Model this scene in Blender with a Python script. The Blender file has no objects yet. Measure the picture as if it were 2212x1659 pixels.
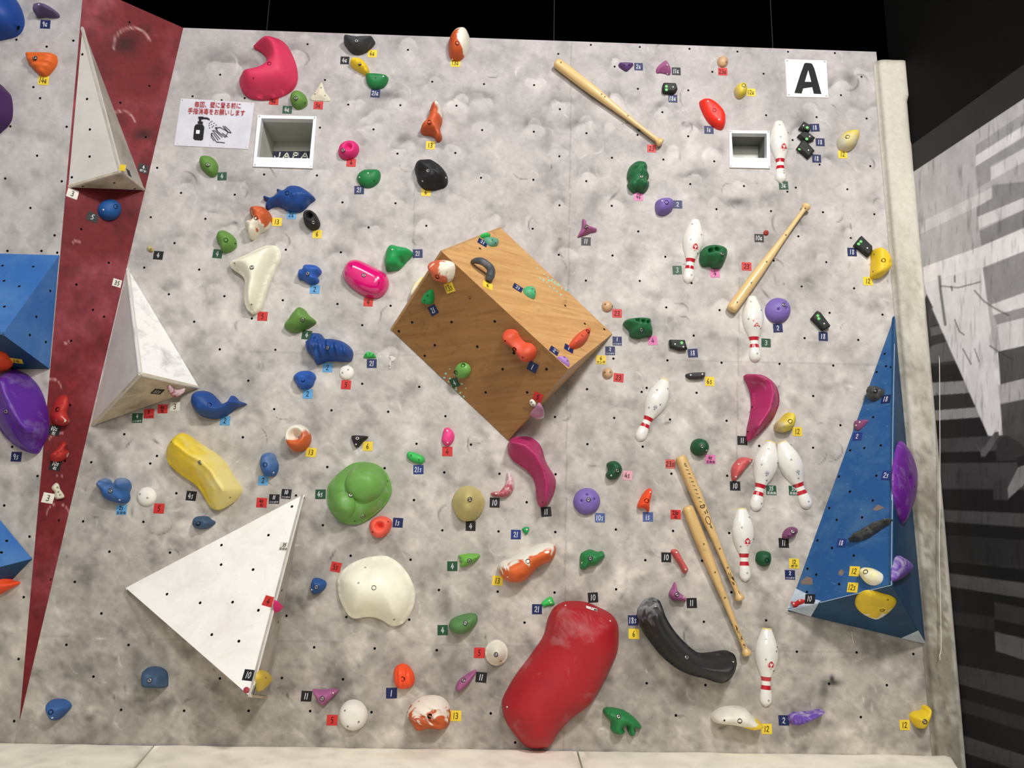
import bpy, math, random
import numpy as np
from mathutils import Vector, Matrix, noise
from mathutils.geometry import delaunay_2d_cdt
random.seed(7)
SC = bpy.context.scene
COL = SC.collection
# ------------------------------------------------------------------ camera
W0, H0, F = 2212.0, 1659.0, 1650.0
U = 0.30                                   # metres per bolt grid unit
ASP = 0.98943
ROT = np.array([-0.197614, -0.0238664, 0.0215024])
CG = np.array([-0.602192, 8.536945, -13.277293])
def rod(w):
    t = np.linalg.norm(w); k = w/t
    K = np.array([[0,-k[2],k[1]],[k[2],0,-k[0]],[-k[1],k[0],0]])
    return np.eye(3)+math.sin(t)*K+(1-math.cos(t))*K@K
RT = rod(ROT).T                            # camera frame -> wall grid frame (x right, y down, z into the wall)
def g2w(v): return np.array([v[0], v[2], -v[1]])
CAM = g2w(CG)*U + np.array([0, 0, 11.95*ASP*U])
AX = g2w(RT@np.array([1,0,0])); AY = g2w(RT@np.array([0,-1,0])); AZ = g2w(RT@np.array([0,0,-1]))
cd = bpy.data.cameras.new('camera'); cam = bpy.data.objects.new('camera', cd); COL.objects.link(cam)
cd.sensor_width = 36; cd.lens = F/W0*36; cd.clip_start = .05; cd.clip_end = 60
cam.matrix_world = Matrix(((AX[0],AY[0],AZ[0],CAM[0]),(AX[1],AY[1],AZ[1],CAM[1]),(AX[2],AY[2],AZ[2],CAM[2]),(0,0,0,1)))
SC.camera = cam
def ray(px, py):
    return g2w(RT@np.array([(px-W0/2)/F, (py-H0/2)/F, 1.0]))
# ------------------------------------------------------------------ light
SC.view_settings.view_transform = 'Standard'; SC.view_settings.look = 'None'
SC.view_settings.exposure = 0.06; SC.view_settings.gamma = 1; SC.view_settings.use_curve_mapping = False
wd = bpy.data.worlds.new('room_air'); SC.world = wd; wd.use_nodes = True
wd.node_tree.nodes['Background'].inputs[0].default_value = (1.0, .97, .93, 1); wd.node_tree.nodes['Background'].inputs[1].default_value = 0.40
def area(name, loc, aim, sx, sy, power, col):
    l = bpy.data.lights.new(name, 'AREA'); l.shape = 'RECTANGLE'; l.size = sx; l.size_y = sy; l.energy = power; l.color = col
    o = bpy.data.objects.new(name, l); COL.objects.link(o); o.location = loc
    o.rotation_euler = (Vector(aim)-Vector(loc)).to_track_quat('-Z', 'Y').to_euler()
area('ceiling_lamp', (1.5, -4.4, 4.95), (0.2, 0, 1.3), .8, .4, 212, (1, .975, .945))
area('ceiling_lamp', (-2.0, -4.4, 4.95), (-0.5, 0, 1.6), 1.6, .5, 78, (.98, .985, 1))
area('ceiling_lamp', (0.4, -6.6, 4.3), (0, 0, 1.0), 2.4, 1.2, 95, (1, .97, .93))
# ------------------------------------------------------------------ materials
def lin(c):
    return tuple(((x/255)/12.92 if x/255 <= .04045 else ((x/255+.055)/1.055)**2.4) for x in c)
def _nt(name):
    m = bpy.data.materials.new(name); m.use_nodes = True
    nt = m.node_tree; b = nt.nodes['Principled BSDF']
    return m, nt, b, nt.nodes.new, nt.links.new
def _noise(nt, vec, scale, detail=4, dist=0, rough=.5):
    n = nt.nodes.new('ShaderNodeTexNoise'); n.inputs['Scale'].default_value = scale; n.inputs['Detail'].default_value = detail
    n.inputs['Distortion'].default_value = dist; n.inputs['Roughness'].default_value = rough
    nt.links.new(vec, n.inputs['Vector']); return n.outputs['Fac']
def _ramp(nt, fac, a, b, ca=(0,0,0), cb=(1,1,1)):
    r = nt.nodes.new('ShaderNodeValToRGB'); e = r.color_ramp.elements
    e[0].position = a; e[1].position = b; e[0].color = (*ca, 1); e[1].color = (*cb, 1)
    nt.links.new(fac, r.inputs[0]); return r.outputs[0]
def _mix(nt, fac, a, b, mode='MIX'):
    n = nt.nodes.new('ShaderNodeMix'); n.data_type = 'RGBA'; n.blend_type = mode
    for k, v in ((0, fac), (6, a), (7, b)):
        if isinstance(v, (int, float)): n.inputs[k].default_value = v
        elif isinstance(v, tuple): n.inputs[k].default_value = (*v[:3], 1)
        else: nt.links.new(v, n.inputs[k])
    return n.outputs[2]
def _bump(nt, b, fac, strength, dist=.002):
    n = nt.nodes.new('ShaderNodeBump'); n.inputs['Strength'].default_value = strength; n.inputs['Distance'].default_value = dist
    nt.links.new(fac, n.inputs['Height']); nt.links.new(n.outputs[0], b.inputs['Normal'])
MC = {}
def mat(name, rgb, rough=.6, chalk=.25, spec=.35, metal=0, bump=.25, grain=60, coat=0, cs=14):
    key = (name, rgb, rough, chalk, metal)
    if key in MC: return MC[key]
    m, nt, b, N, L = _nt(name)
    tc = N('ShaderNodeTexCoord').outputs['Object']
    c = lin(rgb)
    b.inputs['Roughness'].default_value = rough; b.inputs['Specular IOR Level'].default_value = spec; b.inputs['Metallic'].default_value = metal
    b.inputs['Coat Weight'].default_value = coat; b.inputs['Coat Roughness'].default_value = .12
    dk = tuple(x*.86 for x in c)
    out = _mix(nt, _ramp(nt, _noise(nt, tc, 9, 3), .35, .7), c, dk)
    if chalk > 0:
        f = _ramp(nt, _noise(nt, tc, cs, 6, .6, .65), .72-chalk*.45, .98-chalk*.25)
        sc = nt.nodes.new('ShaderNodeMath'); sc.operation = 'MULTIPLY'; sc.inputs[1].default_value = .62
        L(f, sc.inputs[0])
        ck = tuple(.35*x+.65*.62 for x in c) if sum(c) < 1.8 else (.42, .39, .33)
        out = _mix(nt, sc.outputs[0], out, ck)
    L(out, b.inputs['Base Color'])
    if bump: _bump(nt, b, _noise(nt, tc, grain*4, 4), bump, .0012)
    MC[key] = m; return m
def mat2(name, ca, cb, ang=0, shift=0, scale=9, dist=2.5, soft=.03, rough=.55):
    m, nt, b, N, L = _nt(name)
    tc = N('ShaderNodeTexCoord').outputs['Object']
    b.inputs['Roughness'].default_value = rough
    s = N('ShaderNodeVectorMath'); s.operation = 'DOT_PRODUCT'; L(tc, s.inputs[0])
    s.inputs[1].default_value = (math.cos(math.radians(ang))*3.0, math.sin(math.radians(ang))*3.0, 0)
    n = _noise(nt, tc, scale, 2, dist)
    a = N('ShaderNodeMath'); a.operation = 'ADD'; L(s.outputs['Value'], a.inputs[0]); L(n, a.inputs[1])
    mr = N('ShaderNodeMapRange'); mr.interpolation_type = 'SMOOTHSTEP'; L(a.outputs[0], mr.inputs['Value'])
    mr.inputs['From Min'].default_value = .5+shift-soft*1.3; mr.inputs['From Max'].default_value = .5+shift+soft*1.3; f = mr.outputs['Result']
    L(_mix(nt, f, _mix(nt, _ramp(nt, _noise(nt, tc, 18, 4), .4, .8), lin(ca), tuple(x*.75 for x in lin(ca))), lin(cb)), b.inputs['Base Color'])
    _bump(nt, b, _noise(nt, tc, 240, 3), .2, .001)
    return m
def flat(name, rgb, rough=.6, spec=.3, metal=0):
    key = ('f', name, rgb)
    if key in MC: return MC[key]
    m, nt, b, N, L = _nt(name)
    b.inputs['Base Color'].default_value = (*lin(rgb), 1); b.inputs['Roughness'].default_value = rough
    b.inputs['Specular IOR Level'].default_value = spec; b.inputs['Metallic'].default_value = metal
    MC[key] = m; return m
def mat_attr(name, rough=.75, specks=True, fine=.12, bump=.35):
    m, nt, b, N, L = _nt(name)
    at = N('ShaderNodeAttribute'); at.attribute_name = 'paint'
    tc = N('ShaderNodeTexCoord').outputs['Object']
    out = _mix(nt, fine, at.outputs['Color'], _ramp(nt, _noise(nt, tc, 34, 8, .4, .7), .3, .75), 'OVERLAY')
    if specks:
        for sc_, th, lo in ((26, .055, .52), (75, .08, .56)):
            v = N('ShaderNodeTexVoronoi'); v.inputs['Scale'].default_value = sc_; L(tc, v.inputs['Vector'])
            d = _ramp(nt, v.outputs['Distance'], th*.6, th, (1,1,1), (0,0,0))
            k = _ramp(nt, _noise(nt, tc, 3.1 if sc_ < 50 else 5.3, 3), lo, lo+.06)
            mm = N('ShaderNodeMath'); mm.operation = 'MULTIPLY'; L(d, mm.inputs[0]); L(k, mm.inputs[1])
            m2 = N('ShaderNodeMath'); m2.operation = 'MULTIPLY'; L(mm.outputs[0], m2.inputs[0]); m2.inputs[1].default_value = .8
            out = _mix(nt, m2.outputs[0], out, (.06, .05, .045))
    L(out, b.inputs['Base Color'])
    b.inputs['Roughness'].default_value = rough; b.inputs['Specular IOR Level'].default_value = .25
    _bump(nt, b, _noise(nt, tc, 420, 4), bump, .0008)
    return m
def mat_wood(name, ca, cb, scuff=.5, rough=.45, ang=0, sx=1.2, sy=9):
    m, nt, b, N, L = _nt(name)
    tc = N('ShaderNodeTexCoord').outputs['Object']
    mp = N('ShaderNodeMapping'); L(tc, mp.inputs['Vector']); mp.inputs['Rotation'].default_value = (0, 0, math.radians(ang)); mp.inputs['Scale'].default_value = (sx, sy, sy)
    g = _noise(nt, mp.outputs[0], 1.6, 7, 1.8, .6)
    out = _mix(nt, _ramp(nt, g, .35, .68), lin(ca), lin(cb))
    ln = _ramp(nt, _noise(nt, mp.outputs[0], 5.5, 3, 3.0), .485, .50)
    ln2 = _ramp(nt, _noise(nt, mp.outputs[0], 5.5, 3, 3.0), .50, .515, (1,1,1), (0,0,0))
    q = N('ShaderNodeMath'); q.operation = 'MULTIPLY'; L(ln, q.inputs[0]); L(ln2, q.inputs[1])
    q2 = N('ShaderNodeMath'); q2.operation = 'MULTIPLY'; L(q.outputs[0], q2.inputs[0]); q2.inputs[1].default_value = .3
    out = _mix(nt, q2.outputs[0], out, tuple(x*.45 for x in lin(cb)))
    if scuff:
        s = _ramp(nt, _noise(nt, tc, 7, 9, .8, .75), .57, .70)
        s2 = N('ShaderNodeMath'); s2.operation = 'MULTIPLY'; L(s, s2.inputs[0]); s2.inputs[1].default_value = scuff
        out = _mix(nt, s2.outputs[0], out, (.10, .055, .025))
    L(out, b.inputs['Base Color']); b.inputs['Roughness'].default_value = rough
    _bump(nt, b, g, .15, .001)
    return m
def mat_paint(name, rgb, rgb2, scale=5, rough=.5, marks=.6, mark_rgb=(60, 58, 55), lo=.42, hi=.68):
    m, nt, b, N, L = _nt(name)
    tc = N('ShaderNodeTexCoord').outputs['Object']
    out = _mix(nt, _ramp(nt, _noise(nt, tc, scale, 7, .5, .65), lo, hi), lin(rgb), lin(rgb2))
    mp = N('ShaderNodeMapping'); L(tc, mp.inputs['Vector']); mp.inputs['Rotation'].default_value = (0, 0, .7); mp.inputs['Scale'].default_value = (1, 3.5, 1)
    s = _ramp(nt, _noise(nt, mp.outputs[0], 22, 5, .5, .7), .64, .74)
    s2 = N('ShaderNodeMath'); s2.operation = 'MULTIPLY'; L(s, s2.inputs[0]); s2.inputs[1].default_value = marks
    out = _mix(nt, s2.outputs[0], out, lin(mark_rgb))
    L(out, b.inputs['Base Color']); b.inputs['Roughness'].default_value = rough; b.inputs['Specular IOR Level'].default_value = .3
    _bump(nt, b, _noise(nt, tc, 300, 3), .2, .001)
    return m
METAL = flat('bolt_steel', (185, 182, 176), .3, .5, .85)
DARKM = flat('dark_steel', (38, 34, 32), .5, .4, .3)
HOLE = flat('hole_dark', (16, 13, 12), .9, .1)
# ------------------------------------------------------------------ surfaces
class Surf:
    """a real plane in the room: point, normal towards the room, two in-plane axes"""
    def __init__(s, o, n, up=(0, 0, 1)):
        s.o = np.array(o, float); n = np.array(n, float); s.n = n/np.linalg.norm(n)
        if np.dot(s.n, CAM-s.o) < 0: s.n = -s.n
        ey = np.array(up, float)-np.dot(up, s.n)*s.n; s.ey = ey/np.linalg.norm(ey); s.ex = np.cross(s.ey, s.n)
    def get(s, px, py, d=0):
        r = ray(px, py); o = s.o+s.n*d
        return CAM+r*(np.dot(o-CAM, s.n)/np.dot(r, s.n))
    def loc(s, px, py, d=0):
        p = s.get(px, py, d)-s.o; return np.array([p@s.ex, p@s.ey])
    def world(s, a, b, h=0): return s.o+s.ex*a+s.ey*b+s.n*h
    def mat(s, a, b, h=0):
        p = s.world(a, b, h)
        return Matrix(((s.ex[0],s.ey[0],s.n[0],p[0]),(s.ex[1],s.ey[1],s.n[1],p[1]),(s.ex[2],s.ey[2],s.n[2],p[2]),(0,0,0,1)))
def surf3(a, b, c): return Surf(a, np.cross(np.array(b)-a, np.array(c)-a))
MAIN = Surf((0, 0, 0), (0, -1, 0))
def project(P):
    """world points (n,3) -> pixels of the 2212x1659 frame"""
    D = P-CAM; g = np.stack([D[:, 0], -D[:, 2], D[:, 1]], 1)@RT
    return g[:, 0]/g[:, 2]*F+W0/2, g[:, 1]/g[:, 2]*F+H0/2
CR = dict(A=(0,0), B=(500,0), C=(1100,60), D=(1652,0), E=(0,380), F=(400,380), G=(800,460), H=(1200,400), I=(1652,400), J=(0,760), K=(400,760),
          L=(900,820), M=(1300,760), N=(1652,660), O=(0,1140), Q=(500,1140), R=(1000,1140), S=(1350,1140), T=(1652,1040), X=(1652,1239), V=(0,1400), W=(1000,1400), P=(0,0))
def px(c, u, v):
    o = CR[c]; s = 2.0 if c in 'VW' else (1.0 if c == 'P' else 3.95)
    return o[0]+u/s, o[1]+v/s
def parse(t): return [tuple(float(q) for q in w.split(',')) for w in t.split()]
# ------------------------------------------------------------------ objects
def props(o, label=None, cat=None, group=None, kind=None):
    if label: o['label'] = label
    if cat: o['category'] = cat
    if group: o['group'] = group
    if kind: o['kind'] = kind
    return o
def link(name, me, parent=None, mw=None):
    o = bpy.data.objects.new(name, me); COL.objects.link(o)
    if parent is not None:
        o.parent = parent
        if mw is not None: o.matrix_local = PW[parent.name].inverted() @ mw
    elif mw is not None: o.matrix_world = mw
    PW[o.name] = mw if mw is not None else (PW[parent.name] if parent is not None else Matrix())
    return o
PW = {}
def mesh(name, V, Fc, mats, smooth=False, mi=None):
    me = bpy.data.meshes.new(name); me.from_pydata([tuple(map(float, v)) for v in V], [], Fc)
    for m in (mats if isinstance(mats, (list, tuple)) else [mats]): me.materials.append(m)
    if mi is not None: me.polygons.foreach_set('material_index', mi)
    if smooth: me.polygons.foreach_set('use_smooth', [True]*len(me.polygons))
    me.update(); return me
def smooth_loop(P, sub=4):
    P = np.array(P, float); n = len(P); out = []
    for i in range(n):
        p0, p1, p2, p3 = P[i-1], P[i], P[(i+1) % n], P[(i+2) % n]
        for k in range(sub):
            t = k/sub
            out.append(.5*((2*p1)+(p2-p0)*t+(2*p0-5*p1+4*p2-p3)*t*t+(3*p1-p0-3*p2+p3)*t**3))
    return np.array(out)
def seg_dist(P, Q, closed=True):
    """distance of points P to the polyline Q"""
    A = Q; B = np.roll(Q, -1, 0)
    if not closed: A, B = Q[:-1], Q[1:]
    d = np.full(len(P), 1e9)
    for a, b in zip(A, B):
        ab = b-a; L = max(ab@ab, 1e-12); t = np.clip(((P-a)@ab)/L, 0, 1)
        q = P-(a+t[:, None]*ab); d = np.minimum(d, (q*q).sum(1))
    return np.sqrt(d)
def inside(P, Q):
    x, y = P[:, 0], P[:, 1]; c = np.zeros(len(P), bool); n = len(Q)
    for i in range(n):
        x1, y1 = Q[i]; x2, y2 = Q[(i+1) % n]
        if y1 == y2: continue
        k = ((y1 > y) != (y2 > y)) & (x < (x2-x1)*(y-y1)/(y2-y1)+x1); c ^= k
    return c
def tri(outline, sp, extra=None):
    """triangulated filling of an outline with inner points about sp apart"""
    Q = np.array(outline); lo, hi = Q.min(0), Q.max(0)
    gx = np.arange(lo[0]+sp*.5, hi[0], sp); gy = np.arange(lo[1]+sp*.5, hi[1], sp*.87)
    G = np.array([(x+(sp/2 if j % 2 else 0), y) for j, y in enumerate(gy) for x in gx]) if len(gx) and len(gy) else np.zeros((0, 2))
    if len(G):
        G = G[inside(G, Q)]
        if len(G): G = G[seg_dist(G, Q) > sp*.45]
    if extra is not None and len(extra):
        ex = extra[inside(extra, Q)]; ex = ex[seg_dist(ex, Q) > sp*.2] if len(ex) else ex
        if len(ex) and len(G): G = G[np.min(np.hypot(G[:, None, 0]-ex[None, :, 0], G[:, None, 1]-ex[None, :, 1]), 1) > sp*.45]
        if len(ex): G = np.concatenate([G, ex])
    A = np.concatenate([Q, G]) if len(G) else Q
    r = delaunay_2d_cdt([Vector(p) for p in A], [], [list(range(len(Q)))], 1, 1e-7)
    return np.array([tuple(v) for v in r[0]]), [list(f) for f in r[2]]
def area2(Q):
    x, y = Q[:, 0], Q[:, 1]; return abs((x*np.roll(y, -1)-y*np.roll(x, -1)).sum())/2
def lathe(prof, n, mats, name, mi=None, smooth=True):
    V, Fc, MI = [], [], []
    for r, z in prof:
        for k in range(n): V.append((r*math.cos(2*math.pi*k/n), r*math.sin(2*math.pi*k/n), z))
    for i in range(len(prof)-1):
        for k in range(n):
            k2 = (k+1) % n; Fc.append((i*n+k, i*n+k2, (i+1)*n+k2, (i+1)*n+k)); MI.append(mi[i] if mi else 0)
    Fc.append(tuple((len(prof)-1)*n+k for k in range(n))); MI.append(mi[-1] if mi else 0)
    return mesh(name, V, Fc, mats, smooth, MI)
BOLT = lathe([(.0118,-.004),(.0118,.0008),(.0095,.0014),(.0088,-.001),(.0085,.002),(.0075,.0028),(.0048,.0028),(.0044,-.002)], 16, [METAL, DARKM], 'bolt', [1,1,1,0,0,0,1,1])
BOLTD = lathe([(.0115,-.004),(.0115,.0008),(.0095,.001),(.009,-.003),(.0045,-.003),(.004,-.005)], 16, [METAL, HOLE], 'bolt', [1,1,1,1,1,1])
SCREW = lathe([(.0046,-.003),(.0046,.0006),(.003,.0014)], 10, [flat('screw_bright', (225, 222, 214), .35, .5, .4)], 'screw')
SCREWD = lathe([(.0044,-.003),(.0044,.0005),(.0030,.0006),(.0028,-.001)], 10, [DARKM], 'screw')
NUT = lathe([(.0068,.0004),(.0056,.0006),(.0054,-.016)], 8, [DARKM, HOLE], 'bolt_hole', [0,1,1])
PROF = {
 'dome': lambda t: np.sqrt(np.clip(1-(1-t)**2, 0, 1)),
 'soft': lambda t: np.sin(t*math.pi/2)**.8,
 'ridge': lambda t: .25*np.sqrt(np.clip(1-(1-t)**2, 0, 1))+.75*t**.95,
 'cone': lambda t: t**.85}
def hold(c, label, pts, H, m, prof='dome', flatk=1.0, bolts='', dbolts='', screws='', dscrews='', bumps=(), surf=None, name='climbing_hold', res=13, lump=0, edge=.14,
         tilt=(0, 0), group=None, cat='climbing hold', sub=4, sharp=False, cr=(), crest=None, ripple=0):
    s = surf or MAIN
    loop = [px(c, u, v) for u, v in parse(pts)] if isinstance(pts, str) else [px(c, u, v) for u, v in pts]
    loop = np.array(loop) if sharp else smooth_loop(loop, sub)
    Q = np.array([s.loc(x, y, H*.22) for x, y in loop])
    if area2(Q) == 0: return
    x, y = Q[:, 0], Q[:, 1]
    if (x*np.roll(y, -1)-y*np.roll(x, -1)).sum() < 0: Q = Q[::-1]
    cen = (Q.min(0)+Q.max(0))/2; Q = Q-cen
    size = math.sqrt(area2(Q)); sp = size/res
    pt = lambda u, v, h=H*.6: s.loc(*px(c, u, v), h)-cen
    scale = np.linalg.norm(s.loc(*px(c, 100, 100))-s.loc(*px(c, 200, 100)))/100
    BP = [(pt(b[0], b[1]), b[2]*scale, b[3]) for b in bumps]
    RG = [bc+abs(br)*k*np.array([math.cos(t), math.sin(t)]) for bc, br, ba in BP if br < 0 for k in (.93, .985, 1.0, 1.02) for t in np.linspace(0, 2*math.pi, 72, endpoint=False)]
    P, T = tri(Q, sp, np.array(RG) if RG else None)
    CRS = np.array([pt(u, v) for u, v in parse(crest)]) if crest else None
    dg = seg_dist(np.concatenate([P]), Q); D = dg.max()*flatk
    def hf(X):
        X = np.atleast_2d(X); d = seg_dist(X, Q)
        if CRS is not None:
            dc = seg_dist(X, CRS, False); t = np.clip(d/(d+dc+1e-6), 0, 1); h = H*(.35*np.sqrt(np.clip(1-(1-np.clip(t*1.2, 0, 1))**2, 0, 1))+.65*t)
        else:
            t = np.clip(d/D, 0, 1); h = H*PROF[prof](t)
        h = h*(1+(X[:, 0]*tilt[0]+X[:, 1]*tilt[1])/size)
        for bc, br, ba in BP:
            if br < 0:
                h = h+ba*np.sqrt(np.clip(1-(np.linalg.norm(X-bc, axis=1)/br)**2, 0, 1)); continue
            q = np.clip(1-np.linalg.norm(X-bc, axis=1)/br, 0, 1); h = h+ba*(q*q*(3-2*q))
        if lump:
            h = h+lump*np.clip(d/D*3, 0, 1)*np.array([noise.noise(Vector((p[0]/size*3.2+cen[0]*9, p[1]/size*3.2, .3)))+.5*noise.noise(Vector((p[0]/size*8+cen[0]*9, p[1]/size*8, .9))) for p in X])
        if ripple: h = h+H*.09*np.sin((X[:, 0]*math.cos(ripple)+X[:, 1]*math.sin(ripple))/size*26)*np.clip(d/D*3, 0, 1)
        return np.maximum(h, H*edge)
    h = hf(P); nb = len(Q)
    bi = list(range(nb))
    h[:nb] = np.maximum(H*edge, .002)
    V = [(p[0], p[1], z) for p, z in zip(P, h)]+[(q[0], q[1], 0.0) for q in P[:nb]]
    n0 = len(P); Fc = []
    for f in T:
        a, b, e = (P[f[0]], P[f[1]], P[f[2]])
        if (b[0]-a[0])*(e[1]-a[1])-(b[1]-a[1])*(e[0]-a[0]) < 0: f = f[::-1]
        Fc.append(f)
    for i in bi:
        j = (i+1) % nb; Fc.append([n0+i, n0+j, j, i])
    me = mesh(name, V, Fc, m, True)
    o = link(name, me, None, s.mat(cen[0], cen[1]))
    props(o, label, cat, group)
    for txt, md, nm in ((bolts, BOLT, 'bolt'), (dbolts, BOLTD, 'bolt'), (screws, SCREW, 'screw'), (dscrews, SCREWD, 'screw')):
        for u, v in (parse(txt) if txt else []):
            p = pt(u, v); e = .004
            hh = hf(p)[0]; gx = (hf(p+[e, 0])[0]-hf(p-[e, 0])[0])/(2*e); gy = (hf(p+[0, e])[0]-hf(p-[0, e])[0])/(2*e)
            nrm = Vector((-gx*.6, -gy*.6, 1)).normalized()
            lm = Matrix.Translation((p[0], p[1], hh+.0006))@nrm.to_track_quat('Z', 'Y').to_matrix().to_4x4()
            link(nm, md, o, PW[o.name]@lm)
    HF[o.name] = (s, cen, hf)
    return o
HF = {}
def ell(cx, cy, rx, ry=None, rot=0, n=12):
    ry = ry or rx; a = math.radians(rot)
    return [(cx+rx*math.cos(t)*math.cos(a)-ry*math.sin(t)*math.sin(a), cy+rx*math.cos(t)*math.sin(a)+ry*math.sin(t)*math.cos(a)) for t in np.linspace(0, 2*math.pi, n, endpoint=False)]
def decal(name, c, polys, m, s, parent, dz=.0009, smoothq=False, sp=.006, hfn=None):
    """flat print: polygons in crop pixels laid on a surface (or on a thing's own height function)"""
    V, Fc = [], []
    for poly in polys:
        L = [px(c, u, v) for u, v in poly]
        if smoothq: L = smooth_loop(L, 3)
        if hfn: Q = np.array([s.loc(x, y, hfn[2]) for x, y in L])
        else: Q = np.array([s.loc(x, y) for x, y in L])
        P, T = tri(Q, sp) if hfn else tri(Q, 10)
        z = (hfn[1](P-hfn[0]) if hfn else np.zeros(len(P)))+dz
        b = len(V); V += [s.world(p[0], p[1], zz) for p, zz in zip(P, z)]
        for f in T:
            a, d, e = P[f[0]], P[f[1]], P[f[2]]
            if (d[0]-a[0])*(e[1]-a[1])-(d[1]-a[1])*(e[0]-a[0]) < 0: f = f[::-1]
            Fc.append([b+i for i in f])
    M0 = PW[parent.name].inverted() if parent else Matrix()
    V = [M0@Vector(v) for v in V]
    return link(name, mesh(name, V, Fc, m), parent)
def stroke_poly(pl, w):
    """quads along a polyline, in the polyline's own units"""
    out = []; pl = [np.array(p, float) for p in pl]
    for a, b in zip(pl[:-1], pl[1:]):
        d = b-a; L = np.linalg.norm(d)
        if L < 1e-9: continue
        d = d/L; n = np.array([-d[1], d[0]])*w/2; a2 = a-d*w*.35; b2 = b+d*w*.35
        out.append([tuple(a2+n), tuple(a2-n), tuple(b2-n), tuple(b2+n)])
    return out
def text_mesh(body, bold=.0):
    c = bpy.data.curves.new('t', 'FONT'); c.body = body; c.offset = bold; c.resolution_u = 2
    o = bpy.data.objects.new('t', c); COL.objects.link(o); bpy.context.view_layer.update()
    me = bpy.data.meshes.new_from_object(o.evaluated_get(bpy.context.evaluated_depsgraph_get()))
    V = np.array([v.co[:2] for v in me.vertices]); Fc = [list(p.vertices) for p in me.polygons]
    bpy.data.objects.remove(o); bpy.data.curves.remove(c); bpy.data.meshes.remove(me)
    return V, Fc
GL = {
'0': [[(.5,1),(.15,.75),(.12,.3),(.4,0),(.75,.15),(.88,.6),(.7,.95),(.5,1)]], '1': [[(.28,1),(.22,0)]],
'2': [[(.1,.75),(.35,1),(.75,.9),(.75,.6),(.1,.05),(.3,.12),(.9,.0)]], '3': [[(.15,.92),(.5,1),(.8,.8),(.65,.58),(.35,.52),(.75,.42),(.82,.15),(.5,0),(.1,.1)]],
'4': [[(.55,1),(.08,.32),(.98,.36)],[(.74,.66),(.62,0)]], '5': [[(.9,1),(.35,.97),(.22,.55),(.6,.6),(.82,.35),(.6,.05),(.15,.03)]],
'6': [[(.6,1),(.2,.6),(.15,.2),(.45,0),(.8,.18),(.7,.45),(.35,.45),(.2,.3)]], '8': [[(.75,.85),(.4,1),(.2,.78),(.75,.35),(.7,.05),(.3,.0),(.2,.25),(.75,.85)]],
'9': [[(.8,.8),(.45,1),(.15,.75),(.4,.5),(.75,.65),(.8,.85),(.65,0)]],
'G': [[(.85,.85),(.5,1),(.12,.6),(.25,.1),(.7,.0),(.88,.4),(.5,.42)]], 'S': [[(.85,.9),(.5,1),(.2,.8),(.75,.4),(.6,.05),(.12,.06)]]}
ADV = {'1': .62}
TCOL = dict(navy=(22,36,88), red=(205,48,44), yellow=(240,208,60), green=(30,78,52), black=(22,22,24), blue=(98,165,215), pink=(222,120,175), white=(232,228,215),
            fnavy=(70,92,150), fred=(205,85,75), fpink=(228,165,180), vnavy=(32,52,125))
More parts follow.
